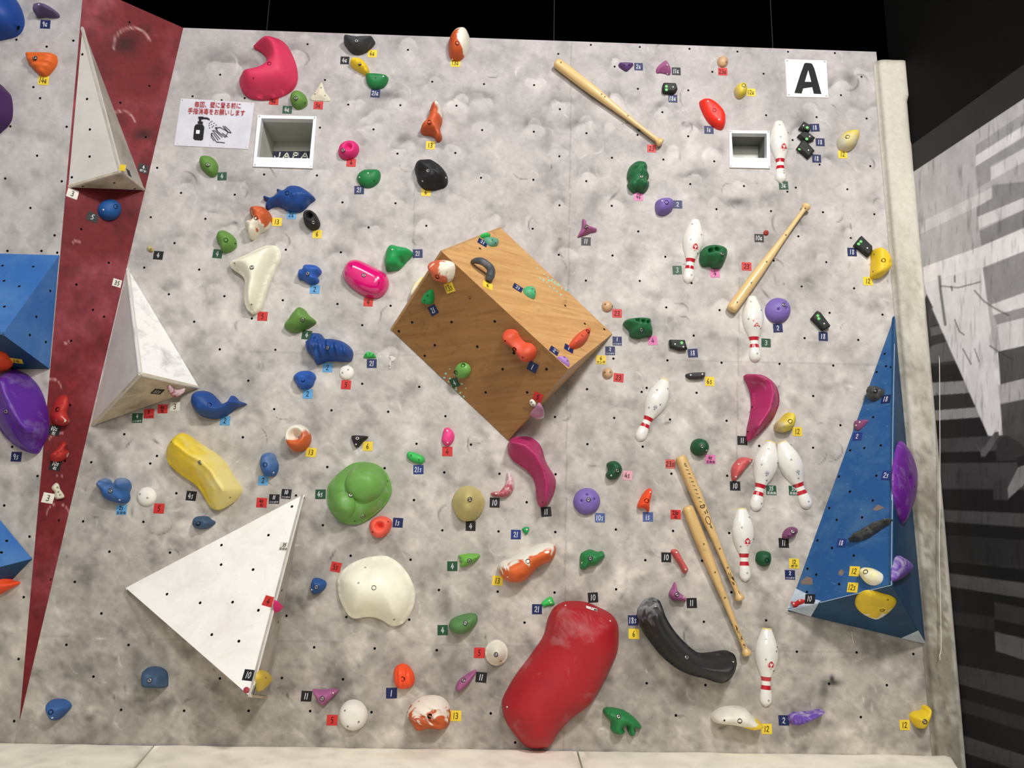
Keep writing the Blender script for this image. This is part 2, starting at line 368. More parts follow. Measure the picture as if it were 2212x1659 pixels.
def tape(c, u, v, col, txt, rel, ang=0, surf=None, line2=None, size=.051, blank=False, dz=.0004, cname=None):
    s = surf or MAIN
    a, b = s.loc(*px(c, u, v)); m = s.mat(a, b)@Matrix.Rotation(math.radians(ang), 4, 'Z')
    w = size*(.98+random.random()*.08); hgt = size*(.92+random.random()*.06)
    th = .0007; n = 5; V = []
    for j in range(n+1):
        for i in range(n+1):
            x, y = (i/n-.5)*w, (j/n-.5)*hgt
            V.append((x+random.uniform(-.0006, .0006)*(j in (0, n)), y+random.uniform(-.0006, .0006)*(i in (0, n)), dz+th+random.uniform(0, .0005)))
    Fc = [(j*(n+1)+i, j*(n+1)+i+1, (j+1)*(n+1)+i+1, (j+1)*(n+1)+i) for j in range(n) for i in range(n)]
    nn = len(V); rim = [i for i in range(n+1)]+[(j+1)*(n+1)-1 for j in range(1, n+1)]+[n*(n+1)+i for i in range(n-1, -1, -1)]+[j*(n+1) for j in range(n-1, 0, -1)]
    for r in rim: V.append((V[r][0], V[r][1], dz*.2))
    for k in range(len(rim)): k2 = (k+1) % len(rim); Fc.append((rim[k], nn+k, nn+k2, rim[k2]))
    tm = mat('tape_'+col, TCOL[col], .5, .55 if col[0] == 'f' else .08, .4, 0, .1)
    o = link('tape_marker', mesh('tape_marker', V, Fc, tm), None, m)
    word = {'fnavy': 'chalked navy', 'fred': 'chalked red', 'fpink': 'chalked pink', 'vnavy': 'navy', 'blue': 'light blue'}.get(col, col)
    props(o, (f'{word} tape square' + (f' marked {txt}' if txt else '') + ' ' + rel), 'tape marker', 'numbered tape squares')
    if not txt: return o
    ink = flat('ink_dark', (20, 18, 22)) if col in ('red', 'yellow', 'pink', 'white', 'blue', 'fred', 'fpink') else flat('ink_white', (225, 226, 228))
    V, Fc = [], []
    hh = hgt*(.56 if not line2 else .4); cw = hh*.62; tot = sum(ADV.get(ch, .95) for ch in txt)*cw
    if tot > w*.92: cw *= w*.92/tot; tot = w*.92
    x = -tot/2; y0 = -hh/2 if not line2 else -.02*hgt; z = dz+th+.0014
    lw = .0030
    for k, ch in enumerate(txt):
        sm = .72 if (ch in 'GS' and len(txt) > 1) else 1
        for pl in GL[ch]:
            for q in stroke_poly([(x+p[0]*cw*.85*sm+p[1]*hh*.06, y0+p[1]*hh*sm) for p in pl], lw):
                b = len(V); V += [(p[0], p[1], z) for p in q]; Fc.append((b, b+1, b+2, b+3))
        x += ADV.get(ch, .95)*cw
    if line2:
        tv, tf = text_mesh(line2, .012)
        if len(tv):
            lo, hi = tv.min(0), tv.max(0); k = min(w*.86/(hi[0]-lo[0]), hgt*.34/(hi[1]-lo[1]))
            b = len(V); V += [((p[0]-(lo[0]+hi[0])/2)*k, (p[1]-lo[1])*k-hgt*.44, z) for p in tv]; Fc += [[b+i for i in f] for f in tf]
    link('handwriting', mesh('handwriting', V, Fc, ink), o, m)
    return o
# painter: colours of a point cloud in frame pixels, from procedural blobs and noise
def vnoise(x, y, sc, seed):
    x = x/sc+seed*17.3; y = y/sc+seed*7.7
    xi, yi = np.floor(x).astype(np.int64), np.floor(y).astype(np.int64); fx, fy = x-xi, y-yi
    fx = fx*fx*(3-2*fx); fy = fy*fy*(3-2*fy)
    def h(a, b):
        v = np.sin(a*127.1+b*311.7+seed*74.7)*43758.5453; return v-np.floor(v)
    return (h(xi, yi)*(1-fx)+h(xi+1, yi)*fx)*(1-fy)+(h(xi, yi+1)*(1-fx)+h(xi+1, yi+1)*fx)*fy
def fbm(x, y, sc, seed, o=4):
    r = 0; a = .5; t = 0
    for k in range(o): r = r+a*vnoise(x, y, sc/2**k, seed+k); t += a; a *= .55
    return r/t
def set_paint(me, rgb):
    at = me.color_attributes.new('paint', 'FLOAT_COLOR', 'POINT')
    a = np.ones((len(rgb), 4), np.float32); v = np.clip(rgb, 0, 255)/255
    a[:, :3] = np.where(v <= .04045, v/12.92, ((v+.055)/1.055)**2.4); at.data.foreach_set('color', a.ravel())
# ------------------------------------------------------------------ setting
TLp, TRp, BRp, BLp = (396,60), (1893,112), (2024,1655), (24,1636)
z1 = MAIN.get(*TLp)[2]
r_ = ray(181, -35); P2 = CAM+r_*((z1-CAM[2])/r_[2])
J1, J0 = MAIN.get(*TLp), MAIN.get(43, 1555)
RED = surf3(J1, J0, P2)
LEFT = surf3(P2, J0, MAIN.get(-250, 1606))
ZF = MAIN.get(1000, 1613)[2]
NP = parse("""701.8,172.9 933.7,176.5 1045.6,181.8 1153.7,183.8 1378,191.9 1487,195.2 1816.6,205.6 1153.2,284.6 1152.2,388.4 1150.6,494.2 1137.7,1085 1133,1345
1209.4,236 1208.4,337.7 1208.4,443.5 1207,550.4 1198.7,900.5 1200,1024.6 1199.5,1149.4 1198,1280 1060,1541 802.5,1538.5 670,1536 537,1535.5 397.5,1535.5 261.5,1533.5 1460,1545.5 1859.5,1549
1079,1023.5 1077,1148 1330.4,1143.8 1330.9,1273 1453.9,1147 391.1,416.7 507.1,420.5 325.6,469.1 443.8,472.7 377.2,525.1 311.6,578 430.4,582.3 364.8,635.7 484.8,639.7 419.5,694.9 544,688 474.7,754.7
691.1,275.7 684.6,379 570.4,377 752.4,226 806.8,279.5 858.5,331.9 864.8,227.3 986,228.3 983.5,330.4 1041.5,281 1039,384 881.3,107.8 1206,116.5 1382,101.5 1702.4,112 1803.4,114.7 1860.9,165.8 1764,253 1872,256 1655,249
1712,302.5 1880,359 1770.5,355.7 1719,405.3 1701,414 1830.5,409 1538.7,155.2 1327.8,144 1649.4,159.2 1322.8,236.5 1430.9,242.3 1266.8,287.8 1377.2,291.4 1486.6,294.4 1321.8,340.8 1433,344.8 1542.8,348.6 1266.6,391.4
1491,397.7 1607,402 1321.5,444.6 1547.6,451.9 1378.7,500 1437.2,554.7 1323,551.9 1381.8,606.8 1493.7,611.6 1439.2,664 1554.4,669.9 1498.5,725 1441.8,778.5 1558.7,783.5 1683.8,786 1738,730.4 1731.6,618.7 1671.4,563
1724.6,510.6 1665.6,456.2 1325,774.7 1888.7,462.8 1777.8,458.5 1838,514 1785,566.3 1845,622.8 1792,675.7 1906.4,679.7 1854,734.4 1800,789.6 1386,846.6 1504.8,848.4 1756.7,855.4 1326.8,902.8 1447.3,906.3 1569.6,909
1815.4,918.7 1388.4,964.8 1640,963.3 1756.5,967.3 1450.4,1023.3 1570.9,1027.6 1575.2,1151.4 1394,1210 1516.8,1211.6 1579.9,1279.5 1520.6,1343.3 1654.8,1340 1721.4,1407.8 1850.3,1409.4 1397,1476 1524,1480 1915.8,1480
1973,1412.7 1791,1477 536.5,822.5 592.4,883.8 716.2,886.3 838.5,889.4 524.6,944.6 707,1008.9 830.9,1011.4 899.7,958.7 894.2,1080.3 639.5,1070.6 697.5,1134.7 782.5,829 905.6,835.7 962.3,899 1017.2,960.5 1268,840.8 1269,959.5
959.7,1020.5 955.7,1145.8 739.7,437.2 854.4,439 796.2,491.4 921,487.8 617.5,539.5 736.2,545 610.9,648.6 728.9,656.7 843.8,660.5 782.5,702.5 594.7,755.7 268.4,938 197,998.5 339,985 324.6,1001.3 381,1065.6 179.5,1126.3 309.6,1127.3
236.2,1191.6 367.3,1193.7 161.5,1257 219,1325.3 143.5,1393 277.7,1393.4 202,1461.5 757.5,1200.5 887,1209 618.7,1330.4 748.4,1333 884,1338.7 948,1274.4 678.7,1398.5 809.4,1400.8 943.5,1404.6 609,1464.8 741,1467.3 1075,1278
475.7,161.5 478.8,216.4 416,208 528.6,212 664.3,95.4 339.5,362.5 1265.6,606.2 1150,388 1276.5,97 1489.4,105.5 1593,111.5 475,1465.6 1325,1030 1397,838 843.2,769.5 1113,1604""")
WINS = [(parse("565,256 677,258 669,343 555,340"), parse("557,249 684,252 675,364 547,360")),
        (parse("1580,288 1656,289 1656,342 1583,341"), parse("1575,282 1662,283 1664,364 1576,362"))]
GH = parse("""478,165 935,190 1030,218 864,230 985,232 1048,226 800,275 935,345 690,380 1155,185 1212,235 1265,285 1325,235 1430,250 1153,290 1318,285 1487,292 1545,350 1440,345 1270,395 1215,455 985,445 1040,400 740,445 915,395
520,435 495,500 735,560 852,440 798,500 921,490 1152,495 1215,560 1375,505 1440,560 1265,605 1440,665 1490,400 1320,450 640,770 420,695 365,640 485,640 545,480 1600,400 1780,570 1735,510 1800,690 1840,625 1330,903 1570,905
1760,860 880,330 760,230 1210,340 610,540 600,655 1100,510 1060,480 1510,555 1560,670 620,130 665,100 1020,970 960,1020 1200,1030 520,945 230,1210 1060,1541 590,620 850,665""")
def wall_colour(X, Y, seed=3, left=False):
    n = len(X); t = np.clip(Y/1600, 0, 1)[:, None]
    top, mid, bot = np.array([182, 176, 176.]), np.array([202, 196, 190.]), np.array([176, 169, 159.])  # wall tone by height, balancing the lamps' brightness in the colour
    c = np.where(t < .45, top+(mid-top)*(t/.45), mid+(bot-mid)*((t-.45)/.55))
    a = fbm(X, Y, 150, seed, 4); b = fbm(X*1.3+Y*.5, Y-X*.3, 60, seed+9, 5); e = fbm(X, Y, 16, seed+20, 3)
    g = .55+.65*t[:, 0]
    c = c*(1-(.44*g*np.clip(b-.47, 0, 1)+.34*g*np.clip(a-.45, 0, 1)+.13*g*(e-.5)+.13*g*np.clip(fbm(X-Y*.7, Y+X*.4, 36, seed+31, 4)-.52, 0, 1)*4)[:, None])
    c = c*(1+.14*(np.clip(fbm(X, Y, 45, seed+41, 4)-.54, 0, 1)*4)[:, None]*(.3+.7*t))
    if left: return c
    rs = random.Random(5)
    items = [(x, y) for x, y in GH]+[(x, y) for x, y in NP if y < 1500 and rs.random() < (.5 if y < 560 else .22)]
    for i, (x, y) in enumerate(items):
        R = rs.uniform(15, 30)*(1.35 if i % 6 == 0 else 1); k = max(.25, 1-y/1500)
        m = (np.abs(X-x) < R*2.6) & (np.abs(Y-y) < R*3.2)
        if not m.any(): continue
        dx, dy = X[m]-x-rs.uniform(-6, 6), Y[m]-y-rs.uniform(-4, 5); th = np.arctan2(dy, dx); rr = np.hypot(dx, dy*rs.uniform(.95, 1.3))
        p1, p2, p3 = rs.uniform(0, 6), rs.uniform(0, 6), rs.uniform(0, 6); q = rs.choice([1, 2, 3])
        rad = R*(1+.16*np.cos(th+p1)+.15*np.cos(2*th+p2)+.09*q*np.cos(3*th+p3))
        s = rr/rad
        up = np.clip(-dy/R, -1, 1)
        bright = np.clip((1.0-s)/.10, 0, 1)*np.clip(.65+.6*up, .05, 1)*(.5+fbm(X[m], Y[m], 22, i+40, 2))
        smg = np.exp(-((s-1.12)/.5)**2)*np.clip(up*1.3, 0, 1)*(s > .95)*(.2+1.3*fbm(X[m], Y[m], 20, i, 3)*np.clip(.6+np.cos(th+p2), 0, 1))
        sh = rs.uniform(.3, 1)
        c[m] = c[m]*(1-(.26*k*sh*smg)[:, None])
        c[m] += (np.array([226, 222, 218.])-c[m])*(rs.uniform(.12, .42)*k*bright)[:, None]
    for i in range(190):          # chalk arcs and scuffs left by shoes and hands
        x, y = rs.choice(NP); x += rs.uniform(-35, 35); y += rs.uniform(-35, 35); R = rs.uniform(10, 32); w = rs.uniform(1.2, 3.2)
        m = (np.abs(X-x) < R+6) & (np.abs(Y-y) < R+6)
        if not m.any(): continue
        dx, dy = X[m]-x, Y[m]-y; a0 = rs.uniform(0, 6.28); th = (np.arctan2(dy, dx)-a0) % 6.283
        wd = rs.uniform(.8, 3); r2 = np.hypot(dx, dy*rs.uniform(.8, 1.3))
        kk = np.clip(1-np.abs(r2-R*(1-.12*th/wd))/w, 0, 1)*(th < wd)*np.sin(np.clip(th/wd, 0, 1)*3.14)
        if i % 3: c[m] += (np.array([232, 228, 220.])-c[m])*(rs.uniform(.2, .55)*kk)[:, None]
        else: c[m] = c[m]*(1-(.35*kk)[:, None])
    for i in range(120):
        x, y = rs.uniform(60, 2000), rs.uniform(300, 1590)**1.0; L_ = rs.uniform(3, 14); an = rs.uniform(0, 3.14); w = rs.uniform(1, 3)
        m = (np.abs(X-x) < 18) & (np.abs(Y-y) < 18)
        if not m.any(): continue
        dx, dy = X[m]-x, Y[m]-y; e1 = dx*math.cos(an)+dy*math.sin(an); e2 = -dx*math.sin(an)+dy*math.cos(an)
        kk = np.exp(-(e1/L_)**2-(e2/w)**2)
        if i % 2: c[m] = c[m]*(1-(rs.uniform(.15, .5)*kk)[:, None])
        else: c[m] += (np.array([236, 233, 228.])-c[m])*(rs.uniform(.3, .6)*kk)[:, None]
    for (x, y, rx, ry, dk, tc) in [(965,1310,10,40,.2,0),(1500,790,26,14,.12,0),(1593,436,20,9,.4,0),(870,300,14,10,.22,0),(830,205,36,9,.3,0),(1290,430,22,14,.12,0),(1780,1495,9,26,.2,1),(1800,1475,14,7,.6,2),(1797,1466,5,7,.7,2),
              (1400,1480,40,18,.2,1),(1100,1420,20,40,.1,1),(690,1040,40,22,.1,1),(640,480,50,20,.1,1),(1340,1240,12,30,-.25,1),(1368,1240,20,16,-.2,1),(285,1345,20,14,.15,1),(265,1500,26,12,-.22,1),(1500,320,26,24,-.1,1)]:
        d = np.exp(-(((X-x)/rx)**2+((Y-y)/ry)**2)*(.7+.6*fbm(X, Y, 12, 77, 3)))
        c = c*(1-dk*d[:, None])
    # scuffed diagonal wipe marks in the lower half and panel joints
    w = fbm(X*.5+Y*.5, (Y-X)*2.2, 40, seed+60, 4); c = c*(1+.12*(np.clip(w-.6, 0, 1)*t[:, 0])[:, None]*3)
    for xs, ya, yb in ((1226, 60, 1660), (890, 400, 560), (1594, 600, 1000)):
        xx = xs+(Y-800)*-.012*(1.0 if xs == 1226 else 1.2); mm = (np.abs(X-xx) < 1.4) & (Y > ya) & (Y < yb); c[mm] *= .90
    for ys in (772, 1395):
        mm = (np.abs(Y-ys-(X-1100)*.02) < 1.3); c[mm] *= .93
    return c
def grid_wall(name, S, corners, step, holes, wins, colour, material, thick=.018, cups=True):
    c4 = np.array([S.loc(*p) for p in corners])        # TL TR BR BL
    nx = int(max(np.linalg.norm(c4[1]-c4[0]), np.linalg.norm(c4[2]-c4[3]))/step); ny = int(np.linalg.norm(c4[3]-c4[0])/step)
    u = np.linspace(0, 1, nx+1); v = np.linspace(0, 1, ny+1); UU, VV = np.meshgrid(u, v)
    B = lambda U_, V_: ((1-U_)*(1-V_))[..., None]*c4[0]+(U_*(1-V_))[..., None]*c4[1]+(U_*V_)[..., None]*c4[2]+((1-U_)*V_)[..., None]*c4[3]
    G = B(UU, VV).reshape(-1, 2); idx = lambda i, j: j*(nx+1)+i
    keep = np.ones((ny, nx), bool); used = set(); extra = []; ef = []
    GC = G.reshape(ny+1, nx+1, 2); centres = []
    for hx, hy in holes:
        p = S.loc(hx, hy)
        d = ((GC-p)**2).sum(2); j, i = np.unravel_index(d.argmin(), d.shape)
        if not (1 <= i < nx and 1 <= j < ny) or d[j, i] > (step*1.1)**2: continue
        if any((i+a, j+b) in used for a in (-1, 0, 1) for b in (-1, 0, 1)): continue
        for a in (-1, 0, 1):
            for b in (-1, 0, 1): used.add((i+a, j+b))
        keep[j-1:j+1, i-1:i+1] = False
        ring = [(i-1,j-1),(i,j-1),(i+1,j-1),(i+1,j),(i+1,j+1),(i,j+1),(i-1,j+1),(i-1,j)]
        k0 = len(G)+len(extra); r = .0055
        for a, b in ring:
            q = GC[b, a]-p; q = q/max(np.linalg.norm(q), 1e-9)*r; extra.append(p+q)
        for k in range(8):
            k2 = (k+1) % 8; ef.append((idx(*ring[k]), idx(*ring[k2]), k0+k2, k0+k))
        centres.append(p)
    cc = (GC[:-1, :-1]+GC[1:, 1:])/2
    for op, _ in wins:
        Q = np.array([S.loc(*p) for p in op]); cen = Q.mean(0); Q = cen+(Q-cen)*1.03
        keep &= ~inside(cc.reshape(-1, 2), Q).reshape(ny, nx)
    jj, ii = np.nonzero(keep); Fq = np.stack([idx(ii, jj), idx(ii, jj+1), idx(ii+1, jj+1), idx(ii+1, jj)], 1)
    V2 = np.concatenate([G, np.array(extra)]) if extra else G
    V3 = S.o+V2[:, :1]*S.ex+V2[:, 1:]*S.ey
    Xp, Yp = project(V3)
    Fc = Fq.tolist()+[list(f[::-1]) for f in ef]
    # board edge behind the face
    rim = [idx(i, 0) for i in range(nx+1)]+[idx(nx, j) for j in range(1, ny+1)]+[idx(i, ny) for i in range(nx-1, -1, -1)]+[idx(0, j) for j in range(ny-1, 0, -1)]
    nb = len(V3); V3 = np.concatenate([V3, V3[rim]-S.n*thick])
    for k in range(len(rim)):
        k2 = (k+1) % len(rim); Fc.append([rim[k], rim[k2], nb+k2, nb+k])
    me = bpy.data.meshes.new(name); me.from_pydata(V3, [], Fc); me.materials.append(material)
    col = colour(Xp, Yp); set_paint(me, np.concatenate([col, col[rim]])); me.update()
    o = link(name, me); props(o, kind='structure')
    if cups:
        for p in centres: link('bolt_hole', NUT, o, S.mat(p[0], p[1]))
    return o
WM = mat_attr('wall_textured_paint')
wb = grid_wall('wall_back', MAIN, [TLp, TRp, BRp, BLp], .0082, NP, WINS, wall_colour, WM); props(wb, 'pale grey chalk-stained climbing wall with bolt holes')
LN = [px('A', *q) for q in parse("140,339 626,347 342,838 88,1078 569,1082 317,1329 45,1523 527,1547 398,398 285,743")]+[px('E', *q) for q in parse("260,273 466,507 354,640 64,640 488,655")]+\
     [px('J', *q) for q in parse("321,1060 36,1311 252,1576 103,811")]+[px('O', *q) for q in parse("202,592 158,1120 121,1650")]
LM = mat_attr('wall_left_paint')
lw = grid_wall('wall_left', LEFT, [(-240,-90), (183,-60), (38,1606), (-250,1604)], .014, LN, [], lambda X, Y: wall_colour(X, Y, 13, True)*1.0, LM); props(lw, 'overhanging pale grey climbing wall left of the red wedge')
def red_colour(X, Y):
    c = np.tile(np.array([112, 29, 34.]), (len(X), 1)); a = fbm(X, Y, 90, 2, 5); b = fbm(X, Y, 30, 8, 4)
    c += (np.array([165, 85, 95.])-c)*(np.clip(a-.42, 0, 1)*2.0).clip(0, .85)[:, None]; c *= (1-.25*np.clip(b-.5, 0, 1)*2)[:, None]
    for x, y, R, w, a0, a1 in ((110,840,22,2,2.6,6.3),(125,1112,24,2,3.2,6.3),(130,960,26,2.5,3.5,5),(165,530,10,2,3.8,5.6),(140,730,12,2,.3,1.8),(128,1035,9,1.5,3.5,5.8),(262,270,30,3,4,6),(285,100,40,4,3,6)):
        d = np.abs(np.hypot(X-x, Y-y)-R); th = (np.arctan2(Y-y, X-x)) % (2*math.pi)
        k = np.clip(1-d/w, 0, 1)*((th > a0) & (th < a1)); c += (np.array([225, 195, 190.])-c)*(k*.75)[:, None]
    for x, y in ((158,228),(155,835),(150,865),(148,410),(315,310)):
        m = (np.abs(X-x) < 11) & (np.abs(Y-y) < 10); c[m] = c[m]*1.12
    for x, y, rx, ry in ((270,95,26,20),(310,290,20,12)):
        d = np.exp(-(((X-x)/rx)**2+((Y-y)/ry)**2)); c *= (1-.5*d)[:, None]
    return c
RN = [px('A', *q) for q in parse("1105,190 1274,733 1027,877 1244,1170")]+[px('E', *q) for q in parse("693,455 928,741 653,927 794,1143 888,1201 606,1407")]+[px('J', *q) for q in parse("597,455 554,931 503,1439")]+[px('O', 433, 442)]
c_tl, c_tr, c_b = (181,-35), (396,60), (43,1555)
# the wedge is a triangle: its lower edge is a very short one
rw = grid_wall('wall_red_wedge', RED, [c_tl, c_tr, (44,1552), (42.6,1552)], .012, RN, [], red_colour, mat_attr('red_wall_paint', .6, False, .2)); props(rw, 'dark red wedge-shaped wall panel narrowing to a point at the floor')
# right wall, with the printed mural
c0 = MAIN.get(2060, 1240, .03); dv = ray(850, 1096); dv = np.array([dv[0], dv[1], 0]); dv /= np.linalg.norm(dv)
RIGHT = Surf(c0, np.cross(dv, (0, 0, 1)))
blackm = mat('black_wall_paint', (17, 16, 16), .7, 0, .3, 0, .2)
def plate(name, S, poly2, m, th=.01, kind=None, parent=None, label=None, cat=None):
    """a board of real thickness from in-plane coordinates (front face on the surface offset th)"""
    Q = np.array(poly2, float); x, y = Q[:, 0], Q[:, 1]
    if (x*np.roll(y, -1)-y*np.roll(x, -1)).sum() < 0: Q = Q[::-1]
    n = len(Q); V = [S.world(p[0], p[1], th) for p in Q]+[S.world(p[0], p[1], 0) for p in Q]
    Fc = [tuple(range(n))]+[(i, n+i, n+(i+1) % n, (i+1) % n) for i in range(n)]+[tuple(range(2*n-1, n-1, -1))]
    o = link(name, mesh(name, V, Fc, m), parent); props(o, label, cat, None, kind); return o
zl = lambda z: (z-c0[2])
far = (-dv)                                     # towards the camera side
sg = 1 if RIGHT.ex@far > 0 else -1
rwall = plate('wall_right', RIGHT, [(sg*-.25, zl(-.3)), (sg*6.5, zl(-.3)), (sg*6.5, zl(5.3)), (sg*-.25, zl(5.3))], blackm, .0, 'structure', None, 'black painted side wall above the mural')
DARKUP = mat('black_upper_board', (26, 26, 26), .65, 0, .3, 0, .2)
topx = MAIN.get(2000, 60)[0]
plate('wall_upper', Surf((0, .12, 0), (0, -1, 0)), [(-3.4, 3.55), (3.3, 3.55), (3.3, 5.3), (-3.4, 5.3)], DARKUP, 0, 'structure', None, 'black wall above and behind the climbing panels')
for i, x in enumerate((-1.6, .12, 1.45)):
    plate(f'trim_{i+1}', Surf((0, .12, 0), (0, -1, 0)), [(x, 3.7), (x+.004, 3.7), (x+.004, 5.2), (x, 5.2)], flat('black_seam', (30, 30, 30)), .004, 'structure', None, 'thin black joint strip on the upper wall')
plate('ceiling', Surf((0, 0, 5.2), (0, 0, -1), (0, 1, 0)), [(-6, -8), (6, -8), (6, 1), (-6, 1)], DARKUP, 0, 'structure', None, 'black ceiling')
plate('floor', Surf((0, 0, ZF-.30), (0, 0, 1), (0, 1, 0)), [(-6, -8), (6, -8), (6, 1), (-6, 1)], mat('floor_concrete', (120, 116, 110), .8, 0), 0, 'structure', None, 'grey concrete floor under the mats')
# mural
MUR = []
def mp(c, g, t):
    L_ = [px(c, u, v) for u, v in parse(t)]
    MUR.append(([(x-70 if (y > 760 and x < 1963+(y-215)*.0905+34) else x, y) for x, y in L_], g))
mp('P', 176, "1960,330 2260,150 2260,1700 1960,1700")
mp('D', 152, "1800,1240 2300,905 2300,1005 1800,1330"); mp('D', 212, "1800,1330 2300,1015 2300,1105 1800,1420"); mp('D', 150, "1800,1420 2300,1120 2300,1220 1920,1420 1930,1540 1810,1610")
mp('D', 206, "1930,1430 2300,1215 2300,1330 1930,1540"); mp('I', 196, "1300,330 1940,20 1940,120 1320,420"); mp('I', 140, "1940,0 2300,-40 2300,80 1810,270 1810,190 1940,110")
mp('I', 208, "1820,270 2300,70 2300,170 1830,370"); mp('I', 135, "1830,390 2300,170 2300,320 1850,520"); mp('I', 226, "1350,700 1850,520 2300,330 2300,530 1860,700 1360,840")
mp('I', 142, "1860,710 2300,530 2300,880 1930,1020 1880,960"); mp('I', 218, "1360,840 1860,700 1900,1000 1990,1660 1720,1660 1385,930"); mp('I', 215, "1930,1020 2300,890 2300,1020 1950,1110")
mp('I', 146, "1950,1110 2300,1020 2300,1110 1980,1190"); mp('I', 208, "1980,1190 2300,1110 2300,1350 2020,1420"); mp('I', 100, "1990,1420 2300,1350 2300,1720 2000,1720")
mp('N', 214, "1700,560 1990,400 2030,900 2010,1110 1900,1110"); mp('N', 170, "1990,680 2300,600 2300,770 2010,840"); mp('N', 96, "2010,840 2300,780 2300,1100 2030,1110")
mp('I', 72, "1380,930 1720,1660 1760,1760 1440,1760"); mp('N', 66, "1440,100 1720,650 1905,1110 2300,1110 2300,2600 1550,2600")
mp('I', 118, "1405,1215 1540,1190 1580,1250 1420,1290"); mp('I', 92, "1390,990 1490,1180 1400,1205"); mp('I', 118, "1440,1365 1610,1320 1690,1490 1445,1550")
mp('N', 44, "1450,545 1690,490 1725,640 1460,665"); mp('N', 140, "1460,672 1730,640 1785,745 1470,785"); mp('N', 62, "1470,790 1790,745 1835,860 1475,912"); mp('N', 148, "1475,915 1835,865 1868,950 1490,1000")
mp('N', 40, "1490,1005 1870,955 1915,1112 1520,1150"); mp('N', 86, "1520,1155 2300,1090 2300,1250 1550,1270"); mp('N', 34, "1550,1260 2300,1230 2300,1345 1560,1345"); mp('N', 82, "1550,1350 2300,1335 2300,1560 1565,1560")
mp('T', 34, "1560,65 2300,75 2300,275 1570,230"); mp('T', 92, "1570,235 2300,278 2300,395 1580,325"); mp('T', 32, "1580,330 2300,400 2300,510 1590,445"); mp('T', 52, "1590,450 2300,515 2300,755 1600,650")
mp('T', 27, "1600,655 2300,760 2300,875 1615,750"); mp('T', 98, "1615,755 2300,880 2300,1010 1630,860"); mp('T', 28, "1630,865 2300,1010 2300,1700 1660,1500"); mp('X', 28, "1600,500 2300,560 2300,1800 1600,1800"); mp('X', 50, "1660,300 1955,370 1960,490 1670,400"); mp('X', 62, "1955,240 2300,310 2300,460 1960,390")
mp('X', 104, "1960,495 2300,575 2300,765 1970,660"); mp('X', 72, "1700,735 2300,905 2300,1120 1710,880"); mp('X', 24, "1705,890 2300,1130 2300,1250 1720,990"); mp('X', 54, "1725,1000 2300,1250 2300,1370 1735,1110"); mp('X', 24, "1730,1120 2300,1380 2300,1580 1745,1300"); mp('X', 86, "1745,1310 2300,1580 2300,1700 2000,1700 1755,1450"); mp('X', 34, "1755,1455 2100,1660 2300,1800 1760,1800")
mp('N', 214, "1425,20 1700,640 1905,1110 1975,1110 1930,800 1780,400 1560,60"); mp('N', 118, "1840,1240 1900,1170 1960,1080 1995,1075 2000,1110 1945,1200 1880,1290 1845,1290"); mp('N', 110, "1800,1175 1825,1210 1850,1240 1835,1250 1812,1215"); mp('N', 62, "2000,1130 2060,1110 2150,1150 2240,1230 2240,1320 1980,1330 1970,1250"); mp('N', 128, "2030,1640 2160,1380 2300,1320 2300,1450 2070,1659")
mp('N', 74, "1950,1500 2060,1480 2080,1659 1950,1659"); mp('N', 44, "2160,1380 2300,1330 2300,1250 2150,1300")
LNS = [('I', "1490,780 1500,900 1540,1190", 3), ('I', "1500,860 1650,875 1840,825", 1.4), ('I', "1790,900 1870,990 1960,1050 2080,1110", 1.8), ('I', "1920,1370 2010,1430 2120,1490", 1.6), ('N', "1690,370 1760,500", 1.5), ('N', "1620,120 1660,220 1700,250", 1.5), ('N', "1790,370 1830,480", 1.2), ('I', "1620,775 1622,825", 1.8), ('I', "1590,865 1598,895", 1.8), ('N', "1460,750 1580,850", 1.3)]
def mural_colour(X, Y):
    g = np.full(len(X), 30.); P = np.stack([X, Y], 1)
    for poly, v in MUR:
        Q = np.array(poly); lo, hi = Q.min(0)-2, Q.max(0)+2
        bb_ = np.nonzero((X > lo[0]) & (X < hi[0]) & (Y > lo[1]) & (Y < hi[1]))[0]
        if not len(bb_): continue
        Pb = P[bb_]; i_ = inside(Pb, Q); d_ = seg_dist(Pb, Q); k_ = np.clip(.5+np.where(i_, d_, -d_)/2.2, 0, 1); g[bb_] = g[bb_]*(1-k_)+v*k_
    g = np.where(g > 120, g*1.08, g*.86); g = g*(.93+.14*fbm(X, Y*.35, 14, 4, 3)+.1*(fbm(X, Y, 70, 6, 3)-.5)); streak = fbm(X*1.0, Y*.12, 5, 19, 2); g = g*(1-.22*np.clip(streak-.62, 0, 1)*3)
    for c, t, w in LNS:
        Q = np.array([px(c, u, v) for u, v in parse(t)]); d = seg_dist(P, Q, False); k = np.clip(1.4-d/w, 0, 1)*.6; g = g*(1-k)+55*k
    return np.stack([g*1.0, g*.995, g*1.01], 1)
def w2r(p): q = np.array(p)-RIGHT.o; return q@RIGHT.ex, q@RIGHT.ey
m0, m1 = RIGHT.get(1981, 366), RIGHT.get(2212, 213)
zt = (m0[2]+m1[2])/2
tl = w2r((0, 0, 0)); 
GN = []
umin, umax = sg*-.04, w2r(RIGHT.get(2300, 900))[0]
zlow = zl(ZF-.3)
def mtop(u):   # the print's upper edge follows the two points read off the photograph
    a0, b0 = w2r(m0); a1, b1 = w2r(m1); return b0+(u-a0)*(b1-b0)/(a1-a0)
nu, nv = int(abs(umax-umin)/.006), int(4.0/.006)
us = np.linspace(umin, umax, nu+1); V = []
for j in range(nv+1):
    for u_ in us: V.append(RIGHT.world(u_, zlow+(mtop(u_)-zlow)*j/nv, .003))
